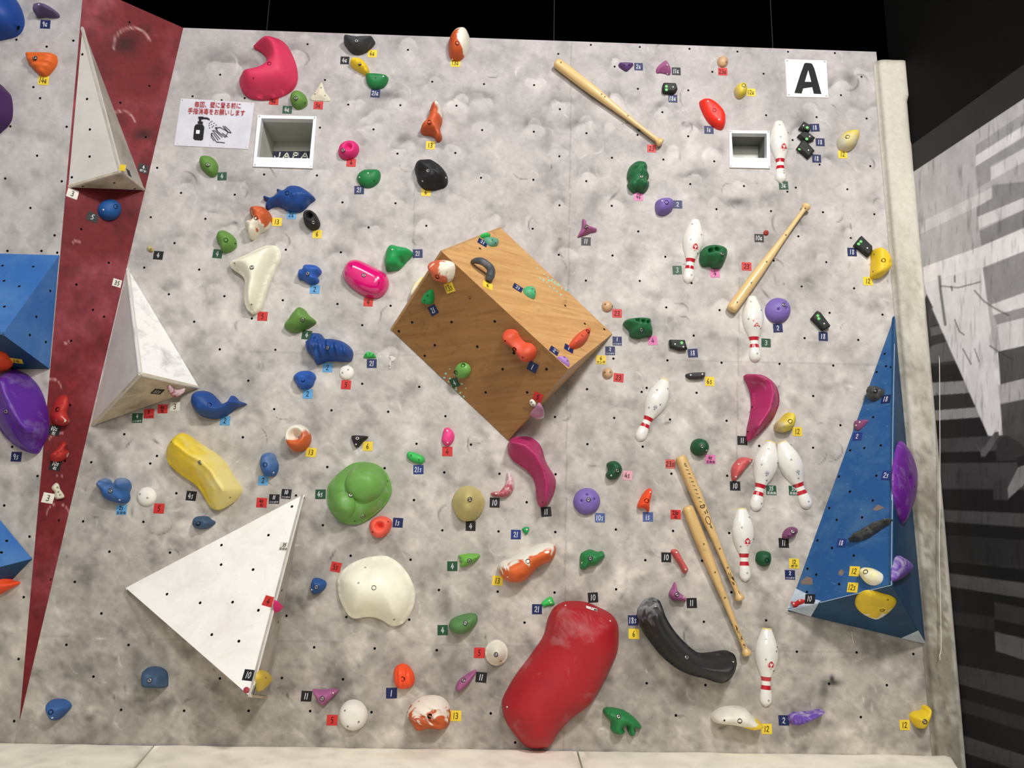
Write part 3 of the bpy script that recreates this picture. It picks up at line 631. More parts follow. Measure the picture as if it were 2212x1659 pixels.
V = np.array(V); Fc = [(j*(nu+1)+i, j*(nu+1)+i+1, (j+1)*(nu+1)+i+1, (j+1)*(nu+1)+i) for j in range(nv) for i in range(nu)]
me = bpy.data.meshes.new('wall_mural'); me.from_pydata(V, [], Fc); me.materials.append(mat_attr('mural_print', .55, False, .05, .1)); X_, Y_ = project(V); set_paint(me, mural_colour(X_, Y_)); me.update()
o = link('printed_mural', me); props(o, 'black and white photographic mural of light beams and stripes on the right side wall', 'mural')
# dark border strip over the mural
a0, b0 = w2r(m0); a1, b1 = w2r(m1)
plate('trim_4', RIGHT, [(a0-sg*.1, mtop(a0-sg*.1)), (umax+sg*2, mtop(umax+sg*2)), (umax+sg*2, mtop(umax+sg*2)+.16), (a0-sg*.1, mtop(a0-sg*.1)+.16)], mat('charcoal_border', (40, 39, 41), .6, 0), .006, 'structure', None, 'charcoal border band above the mural')
# canvas padding strip on the right end of the wall
def pad_colour(X, Y):
    c = np.tile(np.array([204, 199, 186.]), (len(X), 1)); t = np.clip((Y-350)/1000, 0, 1)
    xr = 1963+(Y-215)*.0905; edge = np.clip((xr-X-4-10*fbm(X, Y, 30, 3, 3))/8, 0, 1)
    d = (np.clip(fbm(X, Y, 80, 21, 3)-.35+.2*t, 0, 1)*.7+np.clip(fbm(X, Y, 14, 23, 4)-.45, 0, 1)*1.2)*t*1.5*edge; c = c*(1-np.clip(d, 0, .5)[:, None]*np.array([.62, .64, .70]))
    s = np.clip(fbm(X*2+Y*.4, Y*.5-X, 18, 33, 4)-.60, 0, 1)*3*t; c = c*(1-.3*np.clip(s, 0, 1)[:, None])
    c = c*(1-.22*np.exp(-((X-(1893+(Y-112)*.0853))/5)**2))[:, None]; return c
nj, ni = 150, 12; V = []
for j in range(nj+1):
    y = 129+(1720-129)*j/nj; xl = 1890+(y-112)*.0853; xr = 1960+(y-130)*.0880+(4 if y < 213 else 0)*1.0-(2 if 213 < y < 300 else 0)
    for i in range(ni+1):
        t = i/ni; x = xl+(xr-xl)*t; p = MAIN.get(x, y, .03)
        dd = .03*(1-abs(2*t-1)**6)+.006*noise.noise(Vector((x/40, y/60, 0)))*(1-abs(2*t-1)**4)
        V.append((p[0], -max(dd, .003 if t < .5 else .002), p[2]))
    V.append((V[-1][0]+.004, .06, V[-1][2]))
Fc = [(j*(ni+2)+i, (j+1)*(ni+2)+i, (j+1)*(ni+2)+i+1, j*(ni+2)+i+1) for j in range(nj) for i in range(ni+1)]
Fc.append(tuple(range(ni+1, -1, -1)))
me = bpy.data.meshes.new('wall_padding'); me.from_pydata(V, [], Fc); me.materials.append(mat_attr('canvas_strip', .8, False, .15, .5)); X_, Y_ = project(np.array(V)); set_paint(me, pad_colour(X_, Y_)); me.polygons.foreach_set('use_smooth', [True]*len(me.polygons)); me.update()
o = link('wall_padding', me); props(o, 'tall cream canvas padding strip down the right end of the climbing wall, grimy lower down', 'wall padding')
# floor mats
FL = Surf((0, 0, ZF), (0, 0, 1), (0, 1, 0))
def mat_colour(X, Y):
    c = np.tile(np.array([255, 249, 232.]), (len(X), 1)); return c*(1-.25*np.clip(fbm(X, Y*3, 60, 41, 5)-.5, 0, 1)-.18*np.clip(fbm(X, Y*2, 20, 47, 4)-.55, 0, 1)*2)[:, None]
s1a, s1b = FL.loc(331, 1608), FL.loc(285, 1662); s2a, s2b = FL.loc(1247, 1617), FL.loc(1260, 1662)
def ext(a, b, y): t = (y-a[1])/(b[1]-a[1]); return (a[0]+(b[0]-a[0])*t, y)
YM = -2.2
e1a, e1b, e2a, e2b = ext(s1a, s1b, -.006), ext(s1a, s1b, YM), ext(s2a, s2b, -.006), ext(s2a, s2b, YM)
cR1, cR2 = FL.loc(2040, 1622), FL.loc(2068, 1652)
for k, (lab, q) in enumerate((('cream canvas crash mat at the foot of the wall, left of the slanting seam', [(-3.6, -.006), e1a, e1b, (-3.6, YM)]),
        ('cream canvas crash mat in the middle under the giant red hold', [e1a, e2a, e2b, e1b]), ('cream canvas crash mat at the right, ending in a mitred corner by the padding strip', [e2a, (cR1[0], -.006), tuple(cR2), (cR2[0]+.12, YM), e2b]))):
    Q = np.array(q, float); cen = Q.mean(0); Q = cen+(Q-cen)*(1-.004)
    # dense near the wall
    poly = []
    for a, b in zip(Q, np.roll(Q, -1, 0)):
        for t in np.linspace(0, 1, 12, endpoint=False): poly.append(a+(b-a)*t)
    P, T = tri(np.array(poly), .05); V, Fc = [], []
    dd = seg_dist(P, np.array(poly))
    for p, d_ in zip(P, dd): V.append(FL.world(p[0], p[1], -.012*math.exp(-d_/.018)+.010*(noise.noise(Vector((p[0]*4, p[1]*6, k)))+.5*noise.noise(Vector((p[0]*11, p[1]*14, k+5))))*min(1, d_/.05)))
    n0 = len(V); nb = len(poly); V += [FL.world(p[0], p[1], -.28) for p in P[:nb]]
    Fc = [list(f) for f in T]+[[i, n0+i, n0+(i+1) % nb, (i+1) % nb] for i in range(nb)]
    me = bpy.data.meshes.new('crash_mat'); me.from_pydata(np.array(V), [], Fc); me.materials.append(mat_attr('canvas_mat', .85, False, .15, .5)); X_, Y_ = project(np.array(V)); set_paint(me, mat_colour(X_, Y_))
    me.polygons.foreach_set('use_smooth', [i < len(T) for i in range(len(Fc))]); me.update(); o = link('crash_mat', me); props(o, lab, 'crash mat', 'crash mats along the wall foot')
# windows: white acrylic frame around a recess
for k, (op, out) in enumerate(WINS):
    oc = np.array([MAIN.loc(*p, .006) for p in op]); fc = np.array([MAIN.loc(*p, .006) for p in out])
    V, Fc = [], []
    for (ring, h) in ((fc, 0), (fc, .009), (oc, .009), (oc, -.03)):
        V += [MAIN.world(p[0], p[1], h) for p in ring]
    for a in range(3):
        for i in range(4): Fc.append((a*4+i, a*4+(i+1) % 4, a*4+4+(i+1) % 4, a*4+4+i))
    f = link('window_frame', mesh('window_frame', V, Fc, flat('acrylic_white', (238, 240, 244), .25, .5)))
    f.name = f'window_{k+1}'; PW[f.name] = Matrix()
    props(f, ('square white plastic frame with a wide lower bar, beside the hand-washing notice' if k == 0 else 'smaller square white plastic frame beside the upper right bowling pin'), 'window', None, 'structure')
    dp = .26 if k == 0 else .14; cen = oc.mean(0); ob = cen+(oc-cen)*1.01
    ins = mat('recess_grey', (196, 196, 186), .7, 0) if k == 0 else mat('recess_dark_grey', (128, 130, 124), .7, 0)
    sides = [('recess_top', 0, 1), ('recess_side', 1, 2), ('recess_bottom', 2, 3), ('recess_side', 3, 0)]
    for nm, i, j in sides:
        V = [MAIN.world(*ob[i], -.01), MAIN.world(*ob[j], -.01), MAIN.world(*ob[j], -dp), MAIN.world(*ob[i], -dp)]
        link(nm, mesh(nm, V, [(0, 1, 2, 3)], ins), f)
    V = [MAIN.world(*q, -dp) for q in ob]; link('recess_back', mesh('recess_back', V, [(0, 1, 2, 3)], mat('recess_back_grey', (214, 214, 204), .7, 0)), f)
    for q in (fc+(fc.mean(0)-fc)*.06):
        link('frame_screw', SCREWD, f, MAIN.mat(q[0], q[1], .0095))
# banner lying in the left recess
bs = Surf((0, .14, 0), (0, -1, 0)); ba = [px('B', u, v) for u, v in parse("352,1290 668,1290 668,1362 352,1362")]
V = [bs.get(*q) for q in ba]; Vb = [v+np.array([0, .02, 0]) for v in V]
o = link('folded_banner', mesh('folded_banner', V+Vb, [(0, 3, 2, 1), (0, 1, 5, 4), (0, 4, 7, 3), (1, 2, 6, 5), (3, 7, 6, 2), (4, 5, 6, 7)], flat('banner_navy', (38, 42, 56), .8)))
props(o, 'dark navy cloth with cream block letters JAPA inside the left square recess', 'banner')
PLT = ["M"]
def block(c, txt, x0, y0, x1, hgt, surf, parent, m, slant=0, dz=.001):
    polys = []; adv = (x1-x0)/len(txt)
    G2 = {'J': [[(.75,1),(.75,.25),(.5,.03),(.2,.1),(.12,.35)]], 'A': [[(0,0),(.45,1),(.9,0)],[(.2,.33),(.7,.33)]], 'P': [[(.15,0),(.15,.97),(.7,.9),(.72,.55),(.15,.48)]],
          'F': [[(.1,0),(.1,1),(.8,1)],[(.1,.55),(.6,.55)]], 'C': [[(.85,.85),(.5,1),(.12,.7),(.12,.3),(.5,0),(.85,.15)]]}
    for i, ch in enumerate(txt):
        for pl in G2[ch]:
            polys += stroke_poly([(x0+adv*i+p[0]*adv*.8+slant*p[1], y0-p[1]*hgt) for p in pl], hgt*.2)
    return decal('lettering', c, polys, m, surf, parent, dz)
block('B', 'JAPA', 358, 1352, 672, 50, bs, o, flat('cloth_cream', (215, 212, 192), .8), 10)
# ------------------------------------------------------------------ volumes
def flat_ngon(S, pts3, m, th, parent, name, label=None):
    P = [np.array([(p-S.o)@S.ex, (p-S.o)@S.ey]) for p in pts3]; Z = [(p-S.o)@S.n for p in pts3]
    Q = np.array(P); x, y = Q[:, 0], Q[:, 1]
    if (x*np.roll(y, -1)-y*np.roll(x, -1)).sum() < 0: Q = Q[::-1]; Z = Z[::-1]
    n = len(Q); e = .0025
    def inset(Q, k):
        out = []
        for i in range(n):
            a, b, c2 = Q[i-1], Q[i], Q[(i+1) % n]; d1 = (b-a)/np.linalg.norm(b-a); d2 = (c2-b)/np.linalg.norm(c2-b)
            n1 = np.array([-d1[1], d1[0]]); n2 = np.array([-d2[1], d2[0]]); m_ = n1+n2; out.append(b+m_/max(m_@m_, .3)*2*k*.5)
        return np.array(out)
    F1 = inset(Q, e); V = [(q[0], q[1], z) for q, z in zip(F1, Z)]+[(q[0], q[1], z-e) for q, z in zip(Q, Z)]+[(q[0], q[1], z-th) for q, z in zip(Q, Z)]
    Fc = [tuple(range(n))]+[(i, n+i, n+(i+1) % n, (i+1) % n) for i in range(n)]+[(n+i, 2*n+i, 2*n+(i+1) % n, n+(i+1) % n) for i in range(n)]
    o = link(name, mesh(name, V, Fc, m), parent, S.mat(0, 0)); props(o, label); return o
def volume(label, verts, panels, nuts=(), base=None, name='climbing_volume'):
    """verts: name -> (px, py, height, surface); panels: (name, 'a b c', material, label)"""
    W = {k: (v[3] if len(v) > 3 else (base or MAIN)).get(v[0], v[1], v[2]) for k, v in verts.items()}
    root = link(name, None, None, Matrix.Translation(sum(W.values())/len(W))); props(root, label, 'climbing volume', 'wall volumes')
    SF = {}
    for pn, vs, m, lb in panels:
        P3 = [W[q] for q in vs.split()]; key = vs.split()[:3]
        S = surf3(*P3[:3])
        mid = sum(W.values())/len(W)
        c = sum(P3)/len(P3)
        vis = np.dot(CAM-c, np.cross(P3[1]-P3[0], P3[2]-P3[0]))
        if len(P3) == 4:   # best plane of four corners
            n = np.cross(P3[2]-P3[0], P3[3]-P3[1]); S = Surf(c, n)
        S.o = c
        out = c-mid
        if np.dot(S.n, out) < 0: S.n = -S.n; S.ex = np.cross(S.ey, S.n)
        flat_ngon(S, [p-S.n*0 for p in P3], m, .012, root, 'panel', lb); SF[pn] = S
    for pn, c, t in nuts:
        for u, v in parse(t):
            a, b = SF[pn].loc(*px(c, u, v)); link('bolt_hole', NUTD, root, SF[pn].mat(a, b))
    return root, SF
NUTD = lathe([(.0072,-.001),(.0070,.0005),(.0058,.0006),(.0054,.0002)], 10, [DARKM, HOLE], 'bolt_hole', [0,0,1,1])
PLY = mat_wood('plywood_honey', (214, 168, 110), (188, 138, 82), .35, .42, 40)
PLYD = mat_wood('plywood_shaded_scuffed', (160, 115, 64), (136, 93, 50), .75, .45, 40)  # same plywood as the upper panel, shade put into the brown, plus scuffs
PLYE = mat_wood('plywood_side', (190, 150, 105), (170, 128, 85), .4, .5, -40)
WPS = mat_paint('side_shaded', (186, 180, 170), (150, 146, 138), 6, .6, .6, (100, 95, 90))  # white panel in shade, the darkening put into the grey
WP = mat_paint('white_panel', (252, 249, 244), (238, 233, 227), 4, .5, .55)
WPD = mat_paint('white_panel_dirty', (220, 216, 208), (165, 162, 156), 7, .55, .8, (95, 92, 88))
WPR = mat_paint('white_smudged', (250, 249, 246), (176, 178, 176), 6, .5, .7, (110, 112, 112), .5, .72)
WPL = mat_paint('white_dim_left', (214, 210, 203), (200, 195, 188), 4, .5, .3)  # dimmer white for left faces, their shade put into the colour
WPT = mat_paint('underside_tan', (205, 190, 165), (150, 140, 122), 7, .6, .6, (100, 88, 72))  # tan tone with darker marks for the undersides
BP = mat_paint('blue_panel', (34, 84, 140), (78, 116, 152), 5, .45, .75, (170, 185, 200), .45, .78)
BPD = mat_paint('blue_panel_shaded', (20, 62, 98), (34, 78, 112), 5, .5, .25, (90, 110, 130))  # shaded copy of the blue paint, shade put into the colour
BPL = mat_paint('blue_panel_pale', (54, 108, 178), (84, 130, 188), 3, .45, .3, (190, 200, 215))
CB = mat_paint('pale_corner', (205, 216, 228), (170, 188, 205), 8, .5, .4, (235, 235, 235))
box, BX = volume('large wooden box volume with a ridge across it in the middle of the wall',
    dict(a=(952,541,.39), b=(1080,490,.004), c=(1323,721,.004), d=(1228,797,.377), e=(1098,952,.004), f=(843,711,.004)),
    [('top', 'a b c d', PLY, 'brightly lit upper plywood panel'), ('front', 'a d e f', PLYD, 'scuffed lower plywood panel in a shaded brown'), ('end', 'd c e', PLYE, None), ('far', 'a f b', PLYE, None)],
    [('top', 'G', "935,303 1127,297 1301,459 1177,523 1473,618 1391,827 1548,866 1458,954 1663,792 1830,945 1996,992 1324,376 1274,710"),
     ('front', 'G', "849,723 356,933 243,1010 693,931 1062,925 549,1128 912,1141 464,1219 1128,1333 1338,1531 984,1531 1503,1333 1225,1196"), ('front', 'L', "785,293 909,325")])
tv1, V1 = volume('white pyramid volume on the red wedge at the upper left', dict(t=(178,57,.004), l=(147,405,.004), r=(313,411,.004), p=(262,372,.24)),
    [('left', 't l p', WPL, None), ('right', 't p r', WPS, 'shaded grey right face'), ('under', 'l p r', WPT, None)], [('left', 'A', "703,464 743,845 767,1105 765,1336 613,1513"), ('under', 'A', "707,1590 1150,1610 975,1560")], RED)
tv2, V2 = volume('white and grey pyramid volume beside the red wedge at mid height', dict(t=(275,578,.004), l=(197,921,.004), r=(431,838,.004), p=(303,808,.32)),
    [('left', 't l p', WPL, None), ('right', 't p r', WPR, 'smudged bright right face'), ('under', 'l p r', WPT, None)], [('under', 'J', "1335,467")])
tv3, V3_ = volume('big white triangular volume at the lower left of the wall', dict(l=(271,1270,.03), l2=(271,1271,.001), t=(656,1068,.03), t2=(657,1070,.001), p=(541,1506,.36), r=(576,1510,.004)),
    [('front', 'l t p', WP, None), ('side', 't t2 r p', WPS, 'narrow side face in a shaded grey'), ('under', 'l p r', WPT, None), ('lip', 'l l2 t2 t', WP, None)],
    [('front', 'O', "1890,148 1887,315 1425,567 1708,641 1985,635 1807,912 2038,968 2160,357 2205,705"), ('front', 'Q', "316,63 184,357 230,704 64,968"), ('front', 'K', "911,1320"), ('side', 'Q', "430,535 400,805")])
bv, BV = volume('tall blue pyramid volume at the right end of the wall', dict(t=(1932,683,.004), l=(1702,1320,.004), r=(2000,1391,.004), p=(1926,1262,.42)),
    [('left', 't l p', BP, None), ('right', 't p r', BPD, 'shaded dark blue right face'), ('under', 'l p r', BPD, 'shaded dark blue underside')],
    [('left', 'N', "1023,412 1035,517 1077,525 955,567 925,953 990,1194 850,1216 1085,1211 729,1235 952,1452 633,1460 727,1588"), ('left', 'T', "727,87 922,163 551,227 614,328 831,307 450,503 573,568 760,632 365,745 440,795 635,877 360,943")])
for fn, c, t in (('left', 'T', "188,1085 262,910 365,962 440,1045"), ('under', 'T', "190,1095 462,1040 395,1155"), ('under', 'T', "1165,1340 1310,1275 1378,1388"), ('left', 'T', "430,1005 480,1018 440,1045 425,1048")):
    S = BV[fn]; flat_ngon(Surf(S.o+S.n*.002, S.n), [S.get(*px(c, u, v), .002) for u, v in parse(t)], CB, .002, bv, 'corner_plate', 'pale blue-white worn corner')
for fn, c, t in (('left', 'T', "305,850 360,808 405,825 410,882 310,880"), ('left', 'T', "915,240 965,195 1030,225 950,252"), ('left', 'T', "625,770 655,745 680,770 660,805 630,800")):
    S = BV[fn]; flat_ngon(Surf(S.o+S.n*.0006, S.n), [S.get(*px(c, u, v), .0006) for u, v in parse(t)], mat('bare_wood_patch', (128, 112, 104), .8, .2), .0006, bv, 'paint_chip')
WL = flat('worn_edge', (188, 205, 222))
for c, a, b, wd_ in (('N', (1108,330), (1085,1660), 4), ('T', (1093,0), (1083,885), 5), ('T', (1083,885), (470,1035), 4)):
    S = BV['left']; decal('worn_edge', c, stroke_poly([a, ((a[0]+b[0])/2-2, (a[1]+b[1])/2), b], wd_), WL, S, bv, .0012)
lb1, LB1 = volume('square blue pyramid volume cut by the left frame edge', dict(a=(-150,543,.004), b=(128,551,.004), c=(107,797,.004), d=(-170,800,.004), p=(5,722,.34)),
    [('top', 'a b p', BPL, None), ('right', 'b c p', BPL, None), ('under', 'c d p', BPD, 'shaded underside'), ('left', 'd a p', BP, None)],
    [('top', 'E', "22,766 284,774 35,895 164,942 38,1115"), ('right', 'E', "429,981 310,1201 254,1358 391,1417")], LEFT)
lb2, LB2 = volume('pale blue pyramid volume low on the left wall', dict(t=(-60,1050,.004), r=(70,1207,.004), b=(-30,1310,.004), p=(-70,1243,.25), l=(-220,1250,.004)),
    [('top', 't r p', BPL, None), ('under', 'r b p', BPD, 'shaded underside'), ('left', 't p l', BPL, None), ('low', 'l p b', BPD, None)], [('top', 'O', "57,112 12,211")], LEFT)
# small turquoise paper chips on the wooden box
CH = flat('turquoise_paper', (150, 205, 195), .7)
rr = random.Random(3)
for fn, c, x0, y0, dx, dy, n in (('top', 'G', 1430, 470, 30, 24, 9), ('top', 'G', 1415, 525, 30, 24, 8), ('top', 'G', 1520, 570, 26, 14, 4), ('front', 'G', 675, 1335, 36, 40, 5), ('front', 'G', 640, 1375, 33, 40, 5), ('front', 'G', 625, 1410, 35, 32, 6)):
    for k in range(n):
        u, v = x0+dx*k+rr.uniform(-6, 6), y0+dy*k+rr.uniform(-6, 6); w = rr.uniform(7, 13); S = BX[fn]
        t = "%f,%f %f,%f %f,%f %f,%f" % (u-w, v-w*.3, u, v-w, u+w, v+w*.2, u-w*.1, v+w)
        flat_ngon(Surf(S.o+S.n*.0007, S.n), [S.get(*px(c, a, b), .0007) for a, b in parse(t)], CH, .0007, box, 'paper_chip')
# ------------------------------------------------------------------ colours of the holds
PINK = mat('hold_pink', (220, 58, 96), .6, .12); MAG = mat('hold_magenta', (228, 22, 120), .18, 0, .6, 0, 0, 60, .6); MAGD = mat('hold_magenta_matt', (225, 45, 120), .55, .2)
LIME = mat('hold_lime', (104, 148, 68), .55, .25); LIM2 = mat('hold_lime_bright', (112, 178, 70), .5, .45); GRN = mat('hold_green', (38, 128, 68), .5, .2); GRN2 = mat('hold_jade', (36, 160, 84), .45, .2)
NEON = mat('hold_neon_green', (60, 190, 88), .45, .4); JADEP = mat('hold_jade_pale', (100, 160, 130), .5, .5); DG = mat('hold_deep_green', (22, 84, 50), .5, .1); FG = mat('hold_forest', (34, 105, 62), .5, .2)
BLUE = mat('hold_blue', (32, 74, 144), .5, .25); BLU2 = mat('hold_royal_blue', (42, 92, 178), .5, .2); STEEL = mat('hold_slate_blue', (60, 86, 116), .55, .35); NAVB = mat('hold_deep_blue', (26, 70, 150), .5, .1)
BLK = mat('hold_black', (36, 36, 38), .6, .2); BLKC = mat('hold_charcoal', (58, 60, 62), .6, .4); BLKB = mat('hold_black_chalked', (34, 36, 40), .5, .15); CRM = mat('hold_cream', (250, 246, 222), .28, 0, .5, 0, .05); WHT = mat('hold_white', (236, 232, 222), .55, .0)
BONE = mat('hold_bone', (222, 214, 190), .6, .1); ORG = mat('hold_orange', (226, 104, 38), .5, .15); NEO = mat('hold_neon_orange', (250, 84, 38), .5, .1); COR = mat('hold_coral', (246, 98, 78), .5, .35); RDO = mat('hold_signal_red', (248, 48, 32), .45, .05)
TERR = mat('hold_terracotta', (222, 88, 58), .5, .2); RED_ = mat('hold_red', (178, 34, 42), .5, .3); REDB = mat('hold_red_bright', (190, 44, 34), .5, .3); YEL = mat('hold_yellow', (238, 202, 44), .5, .3); YELP = mat('hold_yellow_chalked', (232, 210, 100), .55, .6)
PUR = mat('hold_violet', (126, 106, 180), .5, .3); PURD = mat('hold_purple', (92, 40, 150), .4, .4, cs=6); PURG = mat('hold_purple_grey', (95, 82, 120), .6, .3); MAU = mat('hold_mauve', (168, 94, 142), .5, .35); PLUM = mat('hold_plum', (130, 70, 112), .5, .2)
LILA = mat('hold_lilac', (172, 130, 200), .45, .2); MARO = mat('hold_raspberry', (176, 44, 100), .45, .3); SALM = mat('hold_salmon', (208, 92, 92), .45, .35); OLV = mat('hold_olive', (196, 182, 118), .5, .35); WOODB = mat_wood('ball_wood', (214, 178, 138), (188, 148, 110), 0, .4)
CHAR = mat('hold_handle_grey', (78, 80, 84), .45, .4)
OW1 = mat2('swirl_orange_right_white', (206, 88, 36), (235, 228, 212), 20, -.02, 7, 1.2); OW2 = mat2('swirl_white_top', (205, 88, 40), (232, 226, 212), 70, .16, 7, 1); OW3 = mat2('swirl_white_low', (212, 98, 52), (236, 228, 208), -105, -.02, 9, 1.5)
OW4 = mat2('swirl_white_right', (218, 104, 66), (240, 232, 212), 0, .04, 8, 2); OW5 = mat2('swirl_white_left', (208, 96, 38), (238, 232, 214), 135, -.03, 5, 1); OW6 = mat2('swirl_white_upper_left', (222, 102, 40), (235, 230, 216), 118, .0, 8, 1.5); OW7 = mat2('shell_swirl', (196, 88, 36), (236, 224, 208), 88, .0, 9, 2)
WY = mat2('white_to_yellow', (236, 232, 216), (242, 206, 48), -20, .20, 12, 1.2); YW = mat2('yellow_to_white', (240, 206, 44), (238, 232, 214), -75, .20, 9, 1.5); YG = mat2('yellow_grey', (232, 208, 60), (196, 186, 158), 200, .08, 10, 2, .15); YG2 = mat2('yellow_clear', (226, 202, 72), (206, 200, 176), 225, -.02, 8, 1, .15)
YW2 = mat2('white_cream_yellow', (242, 232, 150), (240, 234, 214), -70, -.04, 12, 2, .12); PWC = mat2('pink_chalk', (190, 90, 104), (226, 200, 206), 70, -.02, 14, 2, .12); RW = mat2('red_chalk', (190, 46, 38), (228, 200, 196), -20, .24, 12, 3); BWC = mat2('blue_chalk_top', (38, 92, 158), (128, 152, 180), 90, .12, 8, 1, .2)
BKC = mat2('black_chalk_top', (30, 31, 34), (150, 152, 155), 135, .80, 22, .8, .2); CRY = mat('hold_black_gloss', (66, 66, 66), .25, .5); YBIG = mat2('yellow_big', (246, 212, 48), (236, 220, 140), 20, .10, 6, 1, .2); GTC = mat('hold_turtle_green', (112, 166, 80), .45, .35)
REDG = mat('hold_giant_red', (172, 30, 40), .5, .38, cs=5); TAN = mat('hold_tan', (196, 178, 110), .6, .1); PYEL = mat('hold_mustard', (220, 190, 72), .5, .3); PWM = mat2('white_pink_volume_hold', (190, 130, 165), (238, 234, 226), 30, -.05, 20, 2, .1); PSH = mat2('purple_chalk', (112, 74, 176), (186, 176, 204), 100, .12, 14, 2, .15)
R_ = RED; L_ = LEFT
# left wall
hold('A', 'deep blue domed hold cut by the top left corner', "-140,-140 40,-70 110,-30 160,60 182,160 165,230 120,280 50,303 -60,310 -180,200", .14, NAVB, surf=L_, dbolts="112,195")
hold('A', 'dark purple-grey hold with a cream underside near the top left', "300,95 310,65 345,48 380,45 425,60 480,95 498,120 490,138 440,140 380,135 320,142 298,120", .07, PURG, surf=L_, screws="358,68", bumps=[(400,80,60,.01)])
hold('A', 'striped orange wedge hold over a yellow tag on the left wall', "230,460 290,448 400,450 465,462 482,490 480,540 450,590 410,635 375,648 330,632 270,570 232,520", .05, ORG, 'dome', .6, bolts="320,515", surf=L_, ripple=1.5)
hold('A', 'dark purple hold cut by the left frame edge, below the striped orange one', "-120,640 -20,700 30,750 70,800 85,890 80,990 50,1050 10,1090 -60,1130 -150,1000", .12, mat('hold_dark_purple', (70, 34, 90), .5, .15), surf=L_)
hold('J', 'huge glossy purple shield-shaped hold on the left wall', "-80,260 40,180 95,145 150,165 210,200 280,275 330,370 360,470 375,570 375,650 365,720 330,790 290,862 250,865 180,840 110,800 50,745 0,690 -80,560 -130,400", .2, PURD, 'ridge', 1, bolts="105,515", surf=L_, res=22, crest="70,260 150,480 290,700", lump=.004)
hold('E', 'orange lobed hold under the square blue volume at the left edge', "-110,1480 0,1512 50,1535 85,1580 108,1615 90,1635 30,1655 -90,1675", .05, NEO, surf=LB1['under'], name='climbing_hold')
hold('O', 'orange hold with a pointed tip below the pale blue volume at the left edge', "-80,385 60,385 85,410 90,450 140,462 152,480 100,510 30,545 -80,590", .09, NEO, surf=L_)
# red wedge
hold('E', 'round blue disc hold on the red wedge below the upper white volume', ell(938, 287, 101, 90), .06, mat('hold_blue_disc', (28, 84, 150), .55, .1), 'dome', .9, dbolts="975,270", screws="877,293", surf=R_)
hold('J', 'red chalk-edged curved hold on the red wedge, the upper of two', "520,375 560,365 585,395 590,460 575,520 595,585 580,615 540,632 480,615 445,590 435,560 440,520 460,450 490,400", .08, RW, dbolts="485,492", screws="545,595", surf=R_, lump=.006)
hold('J', 'red slanted fin hold on the red wedge, the lower of two', "545,765 575,790 560,830 590,850 575,900 520,935 440,930 435,880 480,840 520,790", .07, RW, 'ridge', 1, dscrews="518,850", surf=R_, crest="460,880 530,790")
hold('J', 'small bone white bar hold with three screws on the red wedge', "445,1150 480,1118 505,1135 515,1170 552,1238 490,1258 470,1240 465,1195 445,1175", .025, BONE, 'dome', .5, dscrews="485,1157 493,1195 508,1220", surf=R_)
# upper left of the main wall
hold('B', 'large pink crescent hold at the upper left', "182,385 230,345 300,312 370,312 430,340 480,390 525,480 545,540 556,620 550,680 520,740 470,780 400,812 320,830 230,832 150,818 95,780 68,720 66,660 90,615 140,590 215,575 262,555 290,520 290,480 262,440 220,410", .13, PINK, 'soft', .9, dbolts="345,590", dscrews="205,700 315,797", res=24)
hold('B', 'round lime hold above the left square recess', "500,830 520,795 560,778 605,790 635,820 645,870 630,900 585,925 545,920 508,880", .06, LIME, bolts="558,857", dscrews="625,868")
hold('B', 'thin cream triangle hold right of the round lime one', "768,700 785,740 800,785 845,845 820,865 740,858 680,852 672,830 700,800 735,745", .02, BONE, 'cone', 1, dscrews="763,747 713,800 797,815")
hold('B', 'black half-moon hold at the top of the wall', "968,332 1000,330 1080,342 1160,338 1215,342 1222,360 1190,400 1140,440 1080,456 1020,440 975,390 958,360", .08, BLKC, 'dome', .8, bolts="1075,378", tilt=(0, .4), lump=.003)
hold('B', 'yellow ribbed hold between the black half-moon and the green half-moon', "1012,530 1040,510 1080,507 1130,525 1165,570 1175,610 1155,645 1120,625 1060,590 1020,560", .06, YEL, bolts="1098,560", ripple=2.3)
hold('B', 'green half-moon hold under the yellow ribbed one', "1145,650 1170,637 1260,640 1325,652 1338,665 1325,710 1290,745 1240,757 1190,748 1155,710", .05, GRN, 'dome', .8, dscrews="1235,682", screws="1300,668", tilt=(0, .4))
hold('B', 'orange and white swirled hold overlapping the top edge of the wall', "1850,400 1860,330 1895,280 1945,258 2000,262 2028,300 2030,370 2010,440 1965,495 1910,502 1865,480", .1, OW1, dbolts="1930,403", screws="1885,463", surf=Surf((0, 0, 0), (0, -1, 0)))
hold('B', 'orange and white crawling animal shaped hold near the top centre', "1745,880 1785,905 1797,960 1795,1040 1780,1080 1785,1125 1797,1165 1780,1195 1750,1195 1725,1160 1690,1145 1640,1140 1612,1115 1625,1070 1660,1035 1685,990 1690,940 1710,895", .09, OW2, dbolts="1693,1070", lump=.006, bumps=[(1750,910,45,.02),(1760,1165,30,.02),(1640,1110,30,.01)], name='animal_hold')
hold('B', 'magenta oval hold with a finger pocket, right of the left square recess', "912,1280 930,1240 980,1210 1040,1207 1080,1235 1085,1280 1060,1330 1010,1355 950,1352 915,1320", .06, MAGD, 'dome', .8, bolts="960,1298", bumps=[(1002,1262,42,-.035)])
hold('B', 'large black rock hold above the wooden box', "1565,1410 1600,1372 1660,1365 1720,1378 1790,1420 1835,1480 1845,1540 1825,1580 1780,1595 1720,1610 1640,1600 1590,1545 1578,1500 1565,1460", .11, BLK, bolts="1682,1483", screws="1828,1505 1630,1543", lump=.02, res=18)
